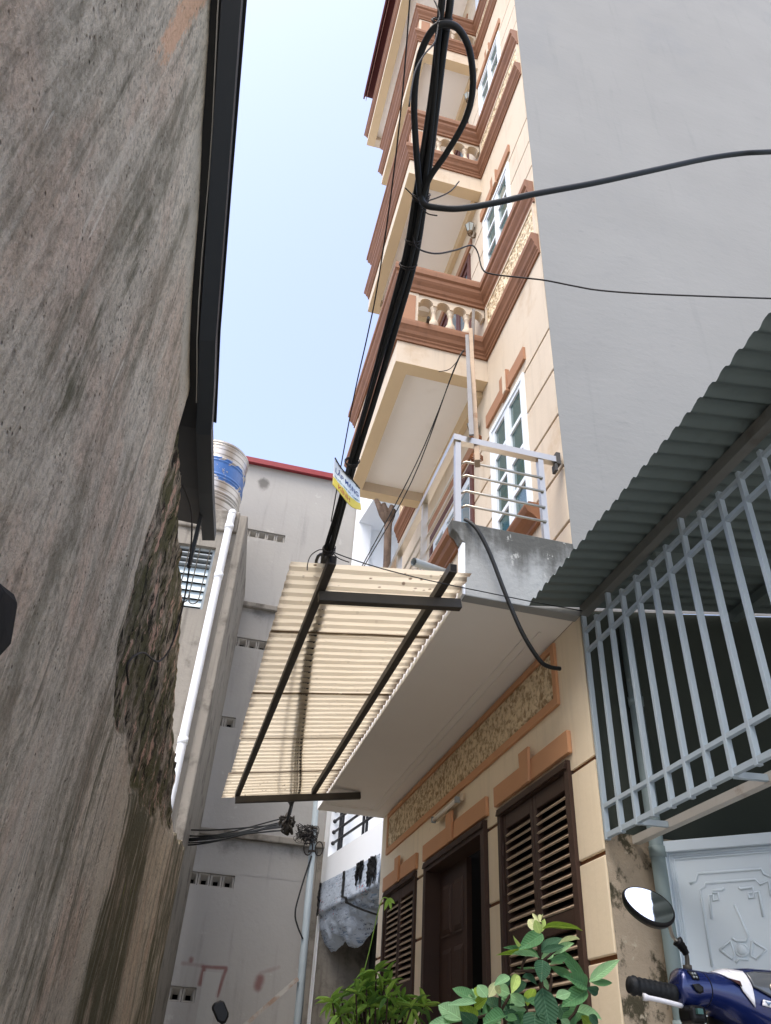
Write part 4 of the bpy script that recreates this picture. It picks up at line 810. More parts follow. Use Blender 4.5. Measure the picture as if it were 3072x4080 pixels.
for k in range(3):
    dz = ST * k
    S_ = MB()
    S_.box(1.06, 1.20, 5.01, 7.22, 6.37, 6.665).box(1.2005, HX - .0, 5.01, 5.15, 6.37, 6.665).box(1.2005, HX - .0, 7.08, 7.22, 6.37, 6.665)
    S_.v = [(x, y, z + dz) for x, y, z in S_.v]
    bo = obj('balcony', S_, M['cream'], hs)
    obj('soffit', MB().box(1.2, HX - .001, 5.15, 7.08, 6.50 + dz, 6.66 + dz), M['soffit'], bo)
    obj('beam_underside', MB().box(1.058, 1.1995, 5.008, 7.222, 6.3665 + dz, 6.3695 + dz).box(1.2, HX - .002, 5.008, 5.151, 6.3665 + dz, 6.3695 + dz).box(1.2, HX - .002, 7.079, 7.222, 6.3665 + dz, 6.3695 + dz), M['beamcream'], bo)
    c = MB(); c.sweep(PATH, [(o, z + dz) for o, z in LC]); obj('lower_cornice', c, M['brown'], bo)
    c = MB(); c.sweep(PATH, [(o, z + dz) for o, z in UC]); obj('upper_cornice', c, M['brown'], bo)
    obj('deck', MB().box(1.15, HX - .001, 5.12, 7.12, 6.67 + dz, 6.80 + dz), M['beamcream'], bo)
    # corner piers with brown panels
    for (x0, x1, y0, y1) in ((1.055, 1.255, 5.005, 5.13), (1.055, 1.18, 7.05, 7.225)):
        obj('pier', MB().box(x0, x1, y0, y1, 6.941 + dz, 7.454 + dz), M['cream'], bo)
    obj('pier_panel', MB().box(1.09, 1.225, 4.996, 5.004, 6.975 + dz, 7.40 + dz), M['lintel2'], bo)
    obj('pier_panel', MB().box(1.046, 1.054, 5.03, 5.11, 6.975 + dz, 7.40 + dz), M['lintel2'], bo)
    # arcade plates over the balusters
    def arcade(a, b_, n, F):
        m = MB(); wd = (b_ - a) / n
        for q in range(n):
            c0 = a + q * wd; r_ = wd * .40; pts = [(c0, 7.454), (c0, 7.33)]
            cc = c0 + wd / 2
            pts += [(c0 + wd * .10, 7.33)] + [(cc - r_ * cos(t), 7.33 + .085 * sin(t)) for t in [pi * j / 8 for j in range(1, 8)]] + [(c0 + wd * .90, 7.33), (c0 + wd, 7.33), (c0 + wd, 7.454)]
            for (p, q2) in zip(pts[1:-1], pts[2:-1]):
                if abs(p[0] - q2[0]) < 1e-6: continue
                m.prism([F(p[0], 7.454 + dz, 0), F(p[0], p[1] + dz, 0), F(q2[0], q2[1] + dz, 0), F(q2[0], 7.454 + dz, 0)], Vector(F(0, 0, .1)) - Vector(F(0, 0, 0)))
        return obj('arcade', m, M['cream'], bo)
    arcade(1.256, 1.985, 4, lambda u, v, t: (u, 5.012 + t, v)); arcade(5.131, 7.049, 10, lambda u, v, t: (1.062 + t, u, v))
    for q in range(3): put('baluster', balm, bo, Matrix.Translation((1.256 + .182 * (q + 1), 5.062, 6.94 + dz)))
    for q in range(9): put('baluster', balm, bo, Matrix.Translation((1.112, 5.131 + .1918 * (q + 1), 6.94 + dz)))
    # stone panels on the wall between the cornices
    for (a, b_) in ((3.70, 4.98), (7.26, 8.42)):
        f = obj('frieze_border', MB().box(HX - .02, HX - .001, a, b_, 6.942 + dz, 6.975 + dz).box(HX - .02, HX - .001, a, b_, 7.42 + dz, 7.453 + dz).box(HX - .02, HX - .001, a, a + .035, 6.976 + dz, 7.419 + dz).box(HX - .02, HX - .001, b_ - .035, b_, 6.976 + dz, 7.419 + dz), M['cream'], bo)
        stone_panel(f, a + .035, b_ - .035, 6.976 + dz, 7.419 + dz, HX - .002, k * 7)
    obj('wall_band', MB().box(HX - .001, HX + .03, Y0, Y1, 6.667 + dz, 7.80 + dz), M['cream'], bo)
    obj('room_beam', MB().box(HX - .06, HX - .002, 5.16, 7.07, 6.30 + dz, 6.50 + dz), M['beamcream'], bo)
sp_ = MB(); sp_.tube([(1.36, 5.02, 6.985), (1.33, 4.86, 6.93)], .016, 10); obj('drain_spout', sp_, M['blacksteel'], hs)
# top slab, cornice and red roof edge
dz = ST * 3
tp = obj('roof_slab', MB().box(.84, 1.0, 3.4, 8.44, 6.40 + dz, 6.70 + dz).box(1.0005, HX, 3.4, 3.55, 6.40 + dz, 6.70 + dz).box(1.0005, HX, 8.28, 8.44, 6.40 + dz, 6.70 + dz), M['cream'], hs)
obj('soffit', MB().box(1.0, HX - .001, 3.55, 8.28, 6.53 + dz, 6.69 + dz), M['soffit'], tp)
obj('beam_underside', MB().box(.838, 1.0, 3.398, 8.442, 6.3965 + dz, 6.3995 + dz), M['beamcream'], tp)
c = MB(); c.sweep([(.84, 3.3), (.84, 8.44), (HX, 8.44)], [(o, z + .035 + dz) for o, z in LC]); obj('lower_cornice', c, M['brown'], tp)
rp = obj('roof_parapet', MB().box(.88, 2.2, 3.4, 8.3, 6.98 + dz, 7.7 + dz), M['brown'], hs)
M['redroof'] = plain('maroon_roof_metal', (96, 48, 50), .5, .1)
obj('roof_edge', MB().box(.60, 2.4, 2.8, 8.12, 7.72 + dz, 7.80 + dz).box(.60, .63, 2.8, 8.12, 7.60 + dz, 7.719 + dz), M['redroof'], rp)
sc_ = MB()
for q in range(60):
    y = 2.85 + q * .088
    sc_.prism([(.66, y, 7.72 + dz), (.66, y + .084, 7.72 + dz), (.66, y + .084, 7.56 + dz), (.66, y + .042, 7.50 + dz), (.66, y, 7.56 + dz)], (.008, 0, 0))
obj('scalloped_trim', sc_, plain('pink_brown_trim', (158, 116, 104), .6, .1), rp)

# ---- wall lanterns -----------------------------------------------------------
M['bronze'] = plain('bronze_lamp_metal', (98, 80, 58), .5, .15, 12, .1, metal=.4)
M['lampglass'] = glass('frosted_lantern_glass', (176, 184, 180), .2, .5)
for k, lab in enumerate(('six sided bronze wall lantern under the lowest full balcony, behind the plank', 'six sided bronze wall lantern on the second floor beside the white window', 'six sided bronze wall lantern on the third floor behind the cable loop')):
    z = 5.86 + ST * k; L0 = Vector((1.93, 5.26, z))
    t = thing('wall_lantern', (1.99, 5.26, z), lab, 'lamp', 'wall lanterns on the townhouse')
    T = Matrix.Translation(L0)
    obj('lantern_glass', MB().lathe([(.0, .0), (.032, .0), (.062, .13), (.04, .165), (.0, .165)], 6), M['lampglass'], t, False, T)
    fm = MB()
    for q in range(6):
        a = 2 * pi * q / 6; fm.tube([(.033 * cos(a), .033 * sin(a), 0), (.063 * cos(a), .063 * sin(a), .13), (.041 * cos(a), .041 * sin(a), .166)], .004, 5)
    fm.lathe([(.0, -.075), (.012, -.07), (.018, -.05), (.03, -.045), (.03, -.025), (.036, -.02), (.036, .0), (.0, .0)], 12); fm.lathe([(0, .165), (.044, .165), (.02, .185), (0, .2)], 6)
    obj('lantern_frame', fm, M['bronze'], t, False, T)
    am = MB(); am.tube(cr([(0, 0, -.06), (.02, .0, -.10), (.05, 0, -.09), (.066, 0, -.04)], 4), .009, 8); am.lathe([(0, 0), (.035, 0), (.03, .012), (0, .014)], 12, (.068, 0, -.04), Matrix.Rotation(-pi/2, 3, 'Y'))
    obj('lantern_arm', am, M['bronze'], t, True, T)
# tube light above the door
tl = thing('tube_light', (1.95, 6.05, 2.56), 'old fluorescent tube light fixed to the wall above the front door', 'light')
obj('batten', MB().box(1.955, 1.979, 5.74, 6.40, 2.53, 2.585), plain('grimy_batten', (206, 192, 170), .6, .1, 6, .1), tl)
obj('tube', MB().tube([(1.935, 5.78, 2.535), (1.935, 6.36, 2.535)], .014, 10), plain('unlit_tube', (232, 226, 212), .3, .03), tl, True)
for y in (5.765, 6.375): obj('lamp_holder', MB().box(1.92, 1.956, y - .012, y + .012, 2.515, 2.56), M['pvcgrey'], tl)
# spout under the rail
so = MB(); so.tube([(1.32, 3.98, 3.37), (1.0, 3.80, 3.30)], .026, 12, cap=False); so.tube([(1.32, 3.98, 3.37), (1.0, 3.80, 3.30)], .022, 12, cap=False)
tag(obj('drain_pipe', so, M['pvcgrey'], None, True), 'short grey plastic drain pipe poking out below the steel railing', 'pipe')
# wooden plank lashed to the railing
pk = thing('wooden_plank', (1.35, 3.62, 4.0), 'weathered wooden plank lashed upright to the steel balcony railing', 'plank')
A0, A1 = Vector((1.352, 3.615, 4.02)), Vector((1.715, 4.70, 6.68))
pkm = plain('weathered_plank_wood', (158, 138, 116), .9, .18, 5, .6, 30, streak=.4, dirt=(120, 84, 54), dthr=(.56, .64))
bevel(obj('board', MB().bar(A0, A1, .058, .036, (.9, -.35, 0)), pkm, pk), .004)
bevel(obj('side_board', MB().bar(A0 + Vector((-.034, .012, .25)), A1 + Vector((-.034, .012, -.06)), .014, .034, (.9, -.35, 0)), plain('grey_plank_wood', (124, 122, 120), .9, .15, 5, .5, 30), pk), .003)
bevel(obj('top_batten', MB().bar(A1 + Vector((.02, .02, -.25)), A1 + Vector((.06, .07, .42)), .034, .03, (.9, -.35, 0)), plain('grey_batten_wood', (118, 112, 106), .9, .2, 8, .6, 30), pk), .003)
for f in (.015, .125):
    c = A0.lerp(A1, f + .02); tw = MB()
    for q in range(3): tw.tube([c + Vector((.042 * cos(t), .03 * sin(t) + .01, .012 * q - .012 + .006 * sin(t))) for t in [2*pi*i/12 for i in range(12)]], .0035, 5, closed=True)
    obj('lashing', tw, plain('orange_twine', (150, 92, 54), .8, .2), pk, True)
# dead trunk on the balcony
tr = thing('dead_trunk', (1.44, 6.6, 3.2), 'bare dead tree trunk standing on the balcony behind the railing', 'tree')
tm = MB(); tm.tube([(1.44, 6.6, 3.5), (1.445, 6.6, 4.5), (1.45, 6.6, 5.1), (1.44, 6.6, 5.55), (1.435, 6.6, 5.72)], [.04, .038, .036, .038, .05], 14)
for (dx, dy, dz_) in ((-.15, .0, .16), (.055, .0, .05), (-.03, .03, .08), (.02, -.03, .08), (-.07, -.02, .10)): tm.tube([(1.435, 6.6, 5.62), (1.435 + dx * .45, 6.6 + dy, 5.72), (1.435 + dx, 6.6 + dy, 5.76 + dz_ * .8)], [.046, .045, .026], 9)
tmo = mesh('trunk', tm, M['bark'], True)
for v in tmo.vertices: v.co += Vector((fbm(v.co.x * 30, v.co.y * 30, v.co.z * 9), fbm(v.co.x * 30, v.co.z * 9, 4), 0)) * .007
put('trunk', tmo, tr)
obj('flower_pot', MB().lathe([(0, 3.2), (.12, 3.2), (.16, 3.5), (.14, 3.5), (.0, 3.46)], 18, (1.44, 6.6, 0)), M['orange'], tr, True)

# ================================================================== CORRUGATED CANOPY
cn = thing('canopy', (.8, 5.6, 3.0), 'cream translucent corrugated canopy on a dark steel frame over the doorway', 'canopy')
def cz(x, y):
    f = (y - 3.5) / 4.4; zi = 3.095 - .02 * f; zo = 2.955 - .05 * f
    return zo + (zi - zo) * (x - .24) / 1.03
PIT = .093
seams = [3.50, 4.36, 5.32, 6.26, 7.17, 7.92]
for si, (a, b_) in enumerate(zip(seams, seams[1:])):
    a -= .05 * (si > 0); prof = []
    y = a
    while y < b_ - 1e-6:
        for (d_, h_) in ((0, 0), (.42, 0), (.56, 1), (.86, 1)):
            yy = y + d_ * PIT
            if yy <= b_: prof.append((yy, h_))
        y += PIT
    m = MB(); nx = 9; lift = .003 * (si % 2) + .002 * si
    x0 = .25 + .012 * random.uniform(-1, 1); x1 = 1.262
    m.grid(lambda i, j: (x0 + (x1 - x0) * j / (nx - 1) + .006 * fbm(i * .9, 0, si) * (j in (0, nx - 1)), prof[i][0], cz(x0 + (x1 - x0) * j / (nx - 1), prof[i][0]) + .019 * prof[i][1] + lift + .004 * fbm(i * .2, j * .5, si)), len(prof), nx)
    o = obj('corrugated_sheet', m, M['sheet'], cn, False, fixn=False)
    gm_ = []
    for v in o.data.vertices:
        q = max(sst(.10, .0, v.co.y - a) * (.9 if si else .3), sst(.06, .0, b_ - v.co.y) * .55, .75 * sst(.14, .0, 1.27 - v.co.x), .6 * sst(.05, .0, v.co.x - .25))
        gm_.append(q)
    at = o.data.attributes.new('grime', 'FLOAT', 'POINT'); at.data.foreach_set('value', gm_)
def ch(name, a, b_, w_=.05, h_=.06): return bevel(obj(name, MB().bar(a, b_, w_, h_), M['blacksteel'], cn), .004)
ch('cross_beam', (.44, 3.70, cz(.44, 3.7) - .095), (1.262, 3.70, cz(1.26, 3.7) - .095))
ch('cross_beam', (.36, 7.62, cz(.36, 7.6) - .095), (1.56, 7.62, 3.025))
for (xn, xf, y_) in ((.455, .375, 3.40), (1.12, 1.10, 3.40)):
    a, b_ = Vector((xn, y_, cz(xn, y_) - .035)), Vector((xf, 7.66, cz(xf, 7.66) - .035))
    ch('long_beam', a, b_, .045, .055)
    d_ = (a - b_).normalized(); ob = MB(); ob.bar(a + d_ * .0005, a + d_ * .0015, .033, .042); obj('beam_mouth', ob, M['dark'], cn)
# ================================================================== NEIGHBOUR'S YARD (right): roof, grille, door
gr = thing('corrugated_roof', (2.6, 2.4, 3.0), 'dark green corrugated metal roof over the gate on the right', 'roof')
M['greenmetal'] = plain('dark_green_roof_metal', (106, 118, 116), .5, .12, 3, .2, 20, dirt=(74, 80, 78), streak=.2, spec=.4)
for si, (a, b_) in enumerate(((1.86, 3.652), (.86, 1.90), (-.2, .90), (-1.6, -.16))):
    n = int((b_ - a) / .009); m = MB()
    def gf(i, j):
        y = a + (b_ - a) * i / n; ph = (y / .0886) % 1; wv = sst(.0, .22, ph) * (1 - sst(.45, 1.0, ph)) * (1 + .15 * fbm(y * 4, j * .3, 3))
        x = 1.66 + (3.1) * j / 6
        return (x + (.006 * fbm(y * 9, 0, 2) if j == 0 else 0), y, 3.035 + .16 * (x - 1.66) + .017 * wv + .003 * si)
    m.grid(gf, n + 1, 7); obj('roof_sheet', m, M['greenmetal'], gr, True, fixn=False)
obj('eave_beam', MB().bar((2.0, 3.62, 3.055), (2.0, -1.5, 3.055), .05, .06), plain('worn_grey_beam', (116, 118, 114), .6, .15, 6, .3, 40, dirt=(80, 72, 62)), gr)
for x in (3.0, 4.2): obj('purlin', MB().bar((x, 3.6, 2.98 + .16 * (x - 1.66)), (x, -1.5, 2.98 + .16 * (x - 1.66)), .05, .06), M['greenmetal'], gr)
for y in (2.9, 1.4, .0): obj('rafter', MB().bar((2.03, y, 2.99), (4.7, y, 3.40), .05, .05), M['greenmetal'], gr)
gg = thing('gate_grille', (2.0, 2.4, 1.79), 'grey blue steel bar grille above the gateway under the green roof', 'grille')
ys = [3.63 - .148 * i for i in range(30)]
for i, y in enumerate(ys):
    zt = 3.02 if i % 5 == 2 else 2.96
    w_ = .03 if i else .034
    bevel(obj('bar', MB().box(1.987, 2.013, y - .0105, y + .0105, 1.78, zt if i else 3.03), M['grille'], gg), .002)
for (z, h_) in ((1.80, .03), (1.94, .026), (2.80, .026), (2.925, .026)):
    for y0, y1 in zip(ys, ys[1:]): obj('rail', MB().box(1.989, 2.011, y1 + .0106, y0 - .0106, z - h_ / 2 + .003, z + h_ / 2 - .003), M['grille'], gg)
for y in (3.35, 2.62, 1.7, .8, -.1): obj('bracket', MB().bar((2.016, y, 1.80), (2.15, y - .02, 1.80), .02, .025), M['grille'], gg)
tag(obj('angle_beam', MB().box(2.15, 2.155, -.8, 3.66, 1.785, 1.822).box(2.156, 2.19, -.8, 3.66, 1.785, 1.79), M['rustbar']), 'rust flecked white steel angle running behind the foot of the bar grille', 'beam')
pp = MB(); pp.tube([(2.245, 3.60, 0), (2.245, 3.60, 3.0)], .036, 16)
for z in (1.72, 2.5, 1.0): pp.tube([(2.245, 3.60, z), (2.245, 3.60, z + .05)], .041, 16)
tag(obj('standpipe', pp, plain('grey_green_pipe_paint', (130, 146, 148), .5, .08, 5, .2, 20, dirt=(190, 194, 192), dthr=(.62, .66)), None, True), 'grey green vertical pipe beside the white embossed door', 'pipe')
# embossed door, turned to face the alley mouth
da = Vector((.68, -.74, 0)).normalized(); dn_ = Vector((-.74, -.68, 0)).normalized()
DM = Matrix(((da.x, dn_.x, 0, 2.27), (da.y, dn_.y, 0, 3.61), (0, 0, 1, 0), (0, 0, 0, 1)))
M['doorwhite'] = plain('white_blue_door_enamel', (208, 221, 231), .4, .03, 2, .03)
ed = thing('embossed_door', (2.4, 3.45, 0), 'white metal door with embossed geometric ornament behind the scooter', 'door')
bevel(obj('door_frame', MB().box(-.02, .03, -.05, .03, 0, 1.79).box(.03, 1.3, -.05, .03, 1.742, 1.79).box(.60, .65, -.05, .028, 0, 1.7415), M['doorwhite'], ed, M=DM), .003)
obj('door_leaf', MB().box(.03, .60, -.04, .0, 0, 1.741).box(.65, 1.28, -.04, .0, 0, 1.741), M['doorwhite'], ed, M=DM)
for q in range(3): obj('leaf_groove', MB().box(.036 + .010 * q, .040 + .010 * q, .0005, .006, 0, 1.735 - .010 * q).box(.041 + .010 * q, .595, .0005, .006, 1.730 - .010 * q, 1.734 - .010 * q), M['doorwhite'], ed, M=DM)
for P in ORN:
    e = MB(); e.tube([(a, .001, z) for a, z in P], .006, 6); obj('embossed_line', e, M['doorwhite'], ed, True, DM)
e = MB(); e.lathe([(0, .0), (.024, .0), (.019, .008), (0, .010)], 20, (.29, .0005, 1.319), Matrix.Rotation(-pi/2, 3, 'X')); obj('embossed_boss', e, M['doorwhite'], ed, True, DM)
tag(obj('light_block_wall', MB().box(4.75, 4.85, -1.5, 3.6, 0, 3.4), M['gate']), 'plain dark wall added to keep light out of the roofed yard on the right', 'wall')  # added to block light so the space under the roof stays dark

# ================================================================== OVERHEAD CABLES
def cable(name, pts, r, label, mat='cable', k=6, n=8, cat='cable', group=None):
    m = MB(); m.tube(cr(pts, k), r, n); return tag(obj(name, m, M[mat], None, True), label, cat, group)
BB = [Vector(p) for p in BUNDLE]
tail = []
for (y, x) in ((4.06, .50), (4.56, .52), (5.41, .61), (6.59, .75), (7.78, .92)): tail.append(Vector((x, y, cz(x, y) + .029)))
ends = [Vector((.97, 8.3, 3.03)), KN]
offs = [(-.016, .0, .008), (.016, .004, .004), (.0, .0, -.014), (-.004, .01, .022), (.014, 0, .024)]
for i, (ox, oy, oz) in enumerate(offs):
    o = Vector((ox, oy, oz)); f = .9 + .25 * sin(i * 2.1)
    head = [Vector((-.15, -3, 4.3)) + o, Vector((.12, -.4, 3.95)) + o] + [p + o * f + Vector((.006 * sin(j * .9 + i * 1.7), 0, .006 * cos(j * 1.1 + i))) for j, p in enumerate(BB)]
    sx = (-.03, .05, .0, -.14, .022)[i]
    tl_ = [p + Vector((sx * (.3 + .2 * j), 0, .003 * (i % 2))) for j, p in enumerate(tail)]
    m = MB(); m.tube(cr(head[:-1] + [Vector((.43 + sx * .3, 3.56, cz(.43, 3.5) + .05))] + tl_ + ends, 5), (.0105, .013, .0095, .0085, .008)[i], 8)
    tag(obj('power_cable', m, M['cable'], None, True), 'black cable in the thick bundle running overhead along the alley', 'cable', 'bundled overhead cables')
lpp = [Vector(p) for p in LOOP]
cable('cable_loop', lpp, .0115, 'black cable loop, teardrop shaped, hanging from the overhead bundle', n=10)
cable('branch_cable', [Vector(p) for p in BRANCH] + [Vector((4.3, 1.3, 5.2))], .012, 'thick black cable branching off the overhead bundle to the right', n=10)
cable('thin_wire', WIREL + [[.41, 3.3, 3.12]], .0028, 'thin wire running beside the overhead bundle against the sky', 'wire', n=6, cat='wire')
cable('thin_wire', WIRE2, .0035, 'thin wavy wire crossing from the overhead bundle to the right past the lantern', 'wire', n=6, cat='wire')
ties = thing('cable_ties', BB[5], 'twisted wire ties knotted round the overhead cable bundle', 'tie')
for T_ in (TAIL1, TAIL2, TAIL3, TAIL4, TAIL5):
    m = MB(); m.tube(cr(T_, 6), .0026, 6); obj('tie_end', m, M['wire'], ties, True)
for (c, r_, nn) in ((BB[5], .030, 5), (BB[6].lerp(BB[5], .3), .028, 2), (BB[7].lerp(BB[6], .9), .03, 2), (BB[2].lerp(BB[1], .5), .03, 4), (BB[9], .03, 3), (BB[11], .028, 6)):
    m = MB(); d_ = Vector((.03, .85, -.25)).normalized(); u_ = d_.cross(Vector((1, 0, 0))).normalized(); v_ = d_.cross(u_)
    for q in range(nn):
        rr_ = r_ * random.uniform(.95, 1.2); o_ = d_ * .007 * (q - nn / 2)
        m.tube([c + o_ + (u_ * cos(t) + v_ * sin(t)) * rr_ + d_ * .006 * sin(t + q) for t in [2*pi*i/14 for i in range(14)]], .0028, 5, closed=True)
    obj('tie_wrap', m, M['wire'], ties, True)
cable('thin_wire', RINGW, .003, 'thin black wire running from the bundle past the canopy edge to the gate', 'cable', n=6, cat='wire')
cable('thin_wire', RINGT, .0028, 'thin wire end curling left off the bundle above the canopy', 'wire', n=6, cat='wire')
cable('thin_wire', RINGT2, .0028, 'short wire end sticking right off the bundle above the canopy', 'wire', n=6, cat='wire')
cable('drop_cable', LOWC, .0125, 'thick black cable drooping over the stained concrete parapet to the wall', n=10)
cable('slack_wire', PW1 + [[1.1, 7.9, 4.6], [1.02, 8.9, 3.1]], .0055, 'left of two black wires dropping from the plank to the canopy', n=6, cat='wire')
cable('slack_wire', PW2 + [[1.16, 8.0, 4.7], [1.05, 8.9, 3.1]], .0055, 'right of two black wires dropping from the plank to the canopy', n=6, cat='wire')
cable('slack_wire', PW3, .004, 'short loose wire end below the baluster balcony beside the plank', 'wire', n=6, cat='wire')

# ------------------------------------------------------------------ small sign tied to the bundle
sg = thing('hanging_sign', (.41, 2.84, 3.0), 'small curled white and yellow advertising sign tied to the cable bundle', 'sign')
TL_, TR_, BR_, BL_ = [Vector(p) for p in ((.330, 2.80, 3.130), (.470, 2.84, 3.010), (.484, 2.84, 2.875), (.332, 2.80, 2.960))]
def sgp(u, v, lift=0.0):        # u along, v down
    p = TL_.lerp(TR_, u).lerp(BL_.lerp(BR_, u), v)
    p += Vector((.0, 1, 0)) * (.014 * sin(pi * u) - .012 * v * v + .006 * sin(u * 7 + v * 3)) + Vector((.008, 0, -.020)) * sin(pi * u) * v - Vector((.25, .96, 0)) * lift
    return p
def signm():
    k = NT('faded_sign_print'); uv = k.n('ShaderNodeUVMap'); sx = k.n('ShaderNodeSeparateXYZ'); k.l(uv.outputs[0], sx.inputs[0]); v = sx.outputs[1]
    f = k.math('ADD', v, k.math('MULTIPLY', k.math('SUBTRACT', k.noise(30, 3), .5), .10))
    col = k.mix(k.ramp(f, .64, .68), lin((222, 230, 234)), lin((214, 196, 84)))
    rust = k.math('MULTIPLY', k.ramp(k.noise(26, 6, rough=.7), .52, .60), k.ramp(sx.outputs[0], .55, .05)); rust = k.math('MULTIPLY', rust, k.ramp(f, .6, .7))
    col = k.mix(rust, col, lin((150, 84, 44)))
    col = k.mix(k.math('MULTIPLY', k.ramp(v, .14, .02), k.ramp(k.noise(40, 5), .35, .55)), col, lin((60, 56, 52)))
    return k.fin(col, .5)
NS = 24; m = MB(); m.grid(lambda i, j: sgp(i / NS, j / NS), NS + 1, NS + 1)
sme = mesh('sign_plate', m, signm(), True, fixn=False)
uvl = sme.uv_layers.new(name='UVMap')
for lpz in sme.loops:
    i, j = divmod(lpz.vertex_index, NS + 1); uvl.data[lpz.index].uv = (i / NS, j / NS)
spo = put('sign_plate', sme, sg); sol = spo.modifiers.new('s', 'SOLIDIFY'); sol.thickness = .002; sol.offset = 0
def sign_text(txt, u0, u1, v0, v1, color, name):
    cu = bpy.data.curves.new(name, 'FONT'); cu.body = txt; cu.size = 1; cu.resolution_u = 3; cu.offset = .018
    ob = bpy.data.objects.new(name, cu); COL.objects.link(ob)
    dg = bpy.context.evaluated_depsgraph_get(); me = bpy.data.meshes.new_from_object(ob.evaluated_get(dg)); bpy.data.objects.remove(ob); bpy.data.curves.remove(cu)
    bm = bmesh.new(); bm.from_mesh(me); bmesh.ops.triangulate(bm, faces=bm.faces)
    xs = [v.co.x for v in bm.verts]; ys_ = [v.co.y for v in bm.verts]; xa, xb, ya, yb = min(xs), max(xs), min(ys_), max(ys_)
    for v in bm.verts:
        u = u0 + (u1 - u0) * (v.co.x - xa) / (xb - xa); q = v1 - (v1 - v0) * (v.co.y - ya) / (yb - ya); v.co = sgp(u, q, .0022)
    bm.to_mesh(me); bm.free(); me.materials.append(plain(name + '_ink', color, .5, .15, 60, 0)); return put(name, me, sg)
sign_text("L\u1eaeP M\u1ea0NG", .07, .95, .14, .46, (36, 66, 130), 'blue_lettering')
sign_text("TRUY\u1ec0N H\u00ccNH FPT - CAMERA", .05, .97, .50, .62, (30, 110, 100), 'green_lettering')
sign_text("K\u00cdNH", .18, .60, .70, .90, (176, 88, 52), 'red_lettering')
obj('top_rod', MB().tube([sgp(i / 10, 0, .001) for i in range(11)], .004, 6), M['blacksteel'], sg, True)

# ================================================================== SCOOTER (seen from the rider's side)
def scooter_body(t, O, paint, dark):
    """lower body shared by both scooters, O = point on the ground under the steering head; +Y is forward"""
    T = Matrix.Translation(O)
    obj('steering_column', MB().tube([(0, .0, .92), (0, .12, .55), (0, .22, .30)], [.03, .035, .03], 10), dark, t, True, T)
    def shield(i, j):
        u = -1 + 2 * i / 12; z = .28 + .56 * j / 10; wd = .10 + .11 * sin(pi * min(1, j / 9))
        return (u * wd, .20 - .10 * (j / 10) - .10 * (1 - abs(u)) ** .8 * 0 + .06 * u * u, z)
    m = MB(); m.grid(shield, 13, 11); o = obj('leg_shield', m, paint, t, True, T, fixn=False); so_ = o.modifiers.new('s', 'SOLIDIFY'); so_.thickness = .02
    m = MB(); m.grid(lambda i, j: (.14 * (-1 + 2 * i / 8), -.05 - .45 * j / 6, .30 + .02 * cos(i)), 9, 7); o = obj('floor_board', m, dark, t, False, T, fixn=False); so_ = o.modifiers.new('s', 'SOLIDIFY'); so_.thickness = .06
    m = MB(); n = 16
    for q, (y, rx, rz, zc_) in enumerate(((-.42, .06, .08, .42), (-.55, .12, .15, .52), (-.80, .15, .17, .56), (-1.05, .13, .13, .62), (-1.22, .04, .05, .66))):
        m.v += [(rx * cos(2*pi*k/n), y, zc_ + rz * sin(2*pi*k/n)) for k in range(n)]
    m.f += [(q*n+k, q*n+(k+1)%n, (q+1)*n+(k+1)%n, (q+1)*n+k) for q in range(4) for k in range(n)] + [tuple(range(n)), tuple(4*n+k for k in range(n))]
    obj('rear_body', m, paint, t, True, T)
    m = MB(); m.grid(lambda i, j: (.13 * (-1 + 2 * i / 8), -.50 - .62 * j / 10, .72 + .05 * (1 - (-1 + i / 4) ** 2) + .03 * sin(j * .5)), 9, 11); o = obj('seat', m, dark, t, True, T, fixn=False); so_ = o.modifiers.new('s', 'SOLIDIFY'); so_.thickness = .07
    for (y, nm) in ((.34, 'front_wheel'), (-.92, 'rear_wheel')):
        AX = Matrix.Rotation(pi/2, 3, 'Y')
        w_ = obj(nm, MB().tube([(0, y + .225 * cos(a), .27 + .225 * sin(a)) for a in [2*pi*i/28 for i in range(28)]], .045, 10, closed=True), dark, t, True, T)
        obj('rim', MB().lathe([(0, -.03), (.03, -.03), (.04, -.01), (.18, -.012), (.19, -.02), (.19, .02), (.18, .012), (.04, .01), (.03, .03), (0, .03)], 24, (0, y, .27), AX), M['steel'], w_, True, T)
    obj('mudguard', MB().grid(lambda i, j: (.05 * (-1 + 2 * j / 4), .34 + .29 * cos(.3 + 2.2 * i / 12), .27 + .29 * sin(.3 + 2.2 * i / 12)), 13, 5), paint, t, True, T, fixn=False)
def carpaint(name, c, metal=.35):
    k = NT(name); k.set(k.b.inputs['Base Color'], lin(c)); k.b.inputs['Metallic'].default_value = metal; k.b.inputs['Roughness'].default_value = .22
    k.b.inputs['Coat Weight'].default_value = .6; k.b.inputs['Coat Roughness'].default_value = .05; return k.m
M['blue'] = carpaint('deep_blue_scooter_paint', (20, 36, 92)); M['swhite'] = carpaint('white_scooter_trim', (232, 232, 236), 0)
M['grip'] = plain('ribbed_rubber', (26, 28, 30), .55, .15, 30, .3, 80)
kmir = NT('mirror_glass'); M['mirror'] = kmir.fin((.9, .92, .95, 1), .02, 1.0, .5)
XC, YB = 1.62, 2.1
sct = thing('scooter', (XC, 2.2, 0), 'blue scooter with white trim parked at the lower right, cut by the frame', 'scooter')
scooter_body(sct, Vector((XC, 2.16, 0)), M['blue'], M['black'])
TOPZ = [(1.300, 1.005), (1.306, 1.034), (1.32, 1.044), (1.36, 1.043), (1.41, 1.041), (1.46, 1.054), (1.53, 1.062), (1.62, 1.064), (1.71, 1.062), (1.78, 1.054), (1.83, 1.041), (1.93, 1.036), (1.94, 1.005)]
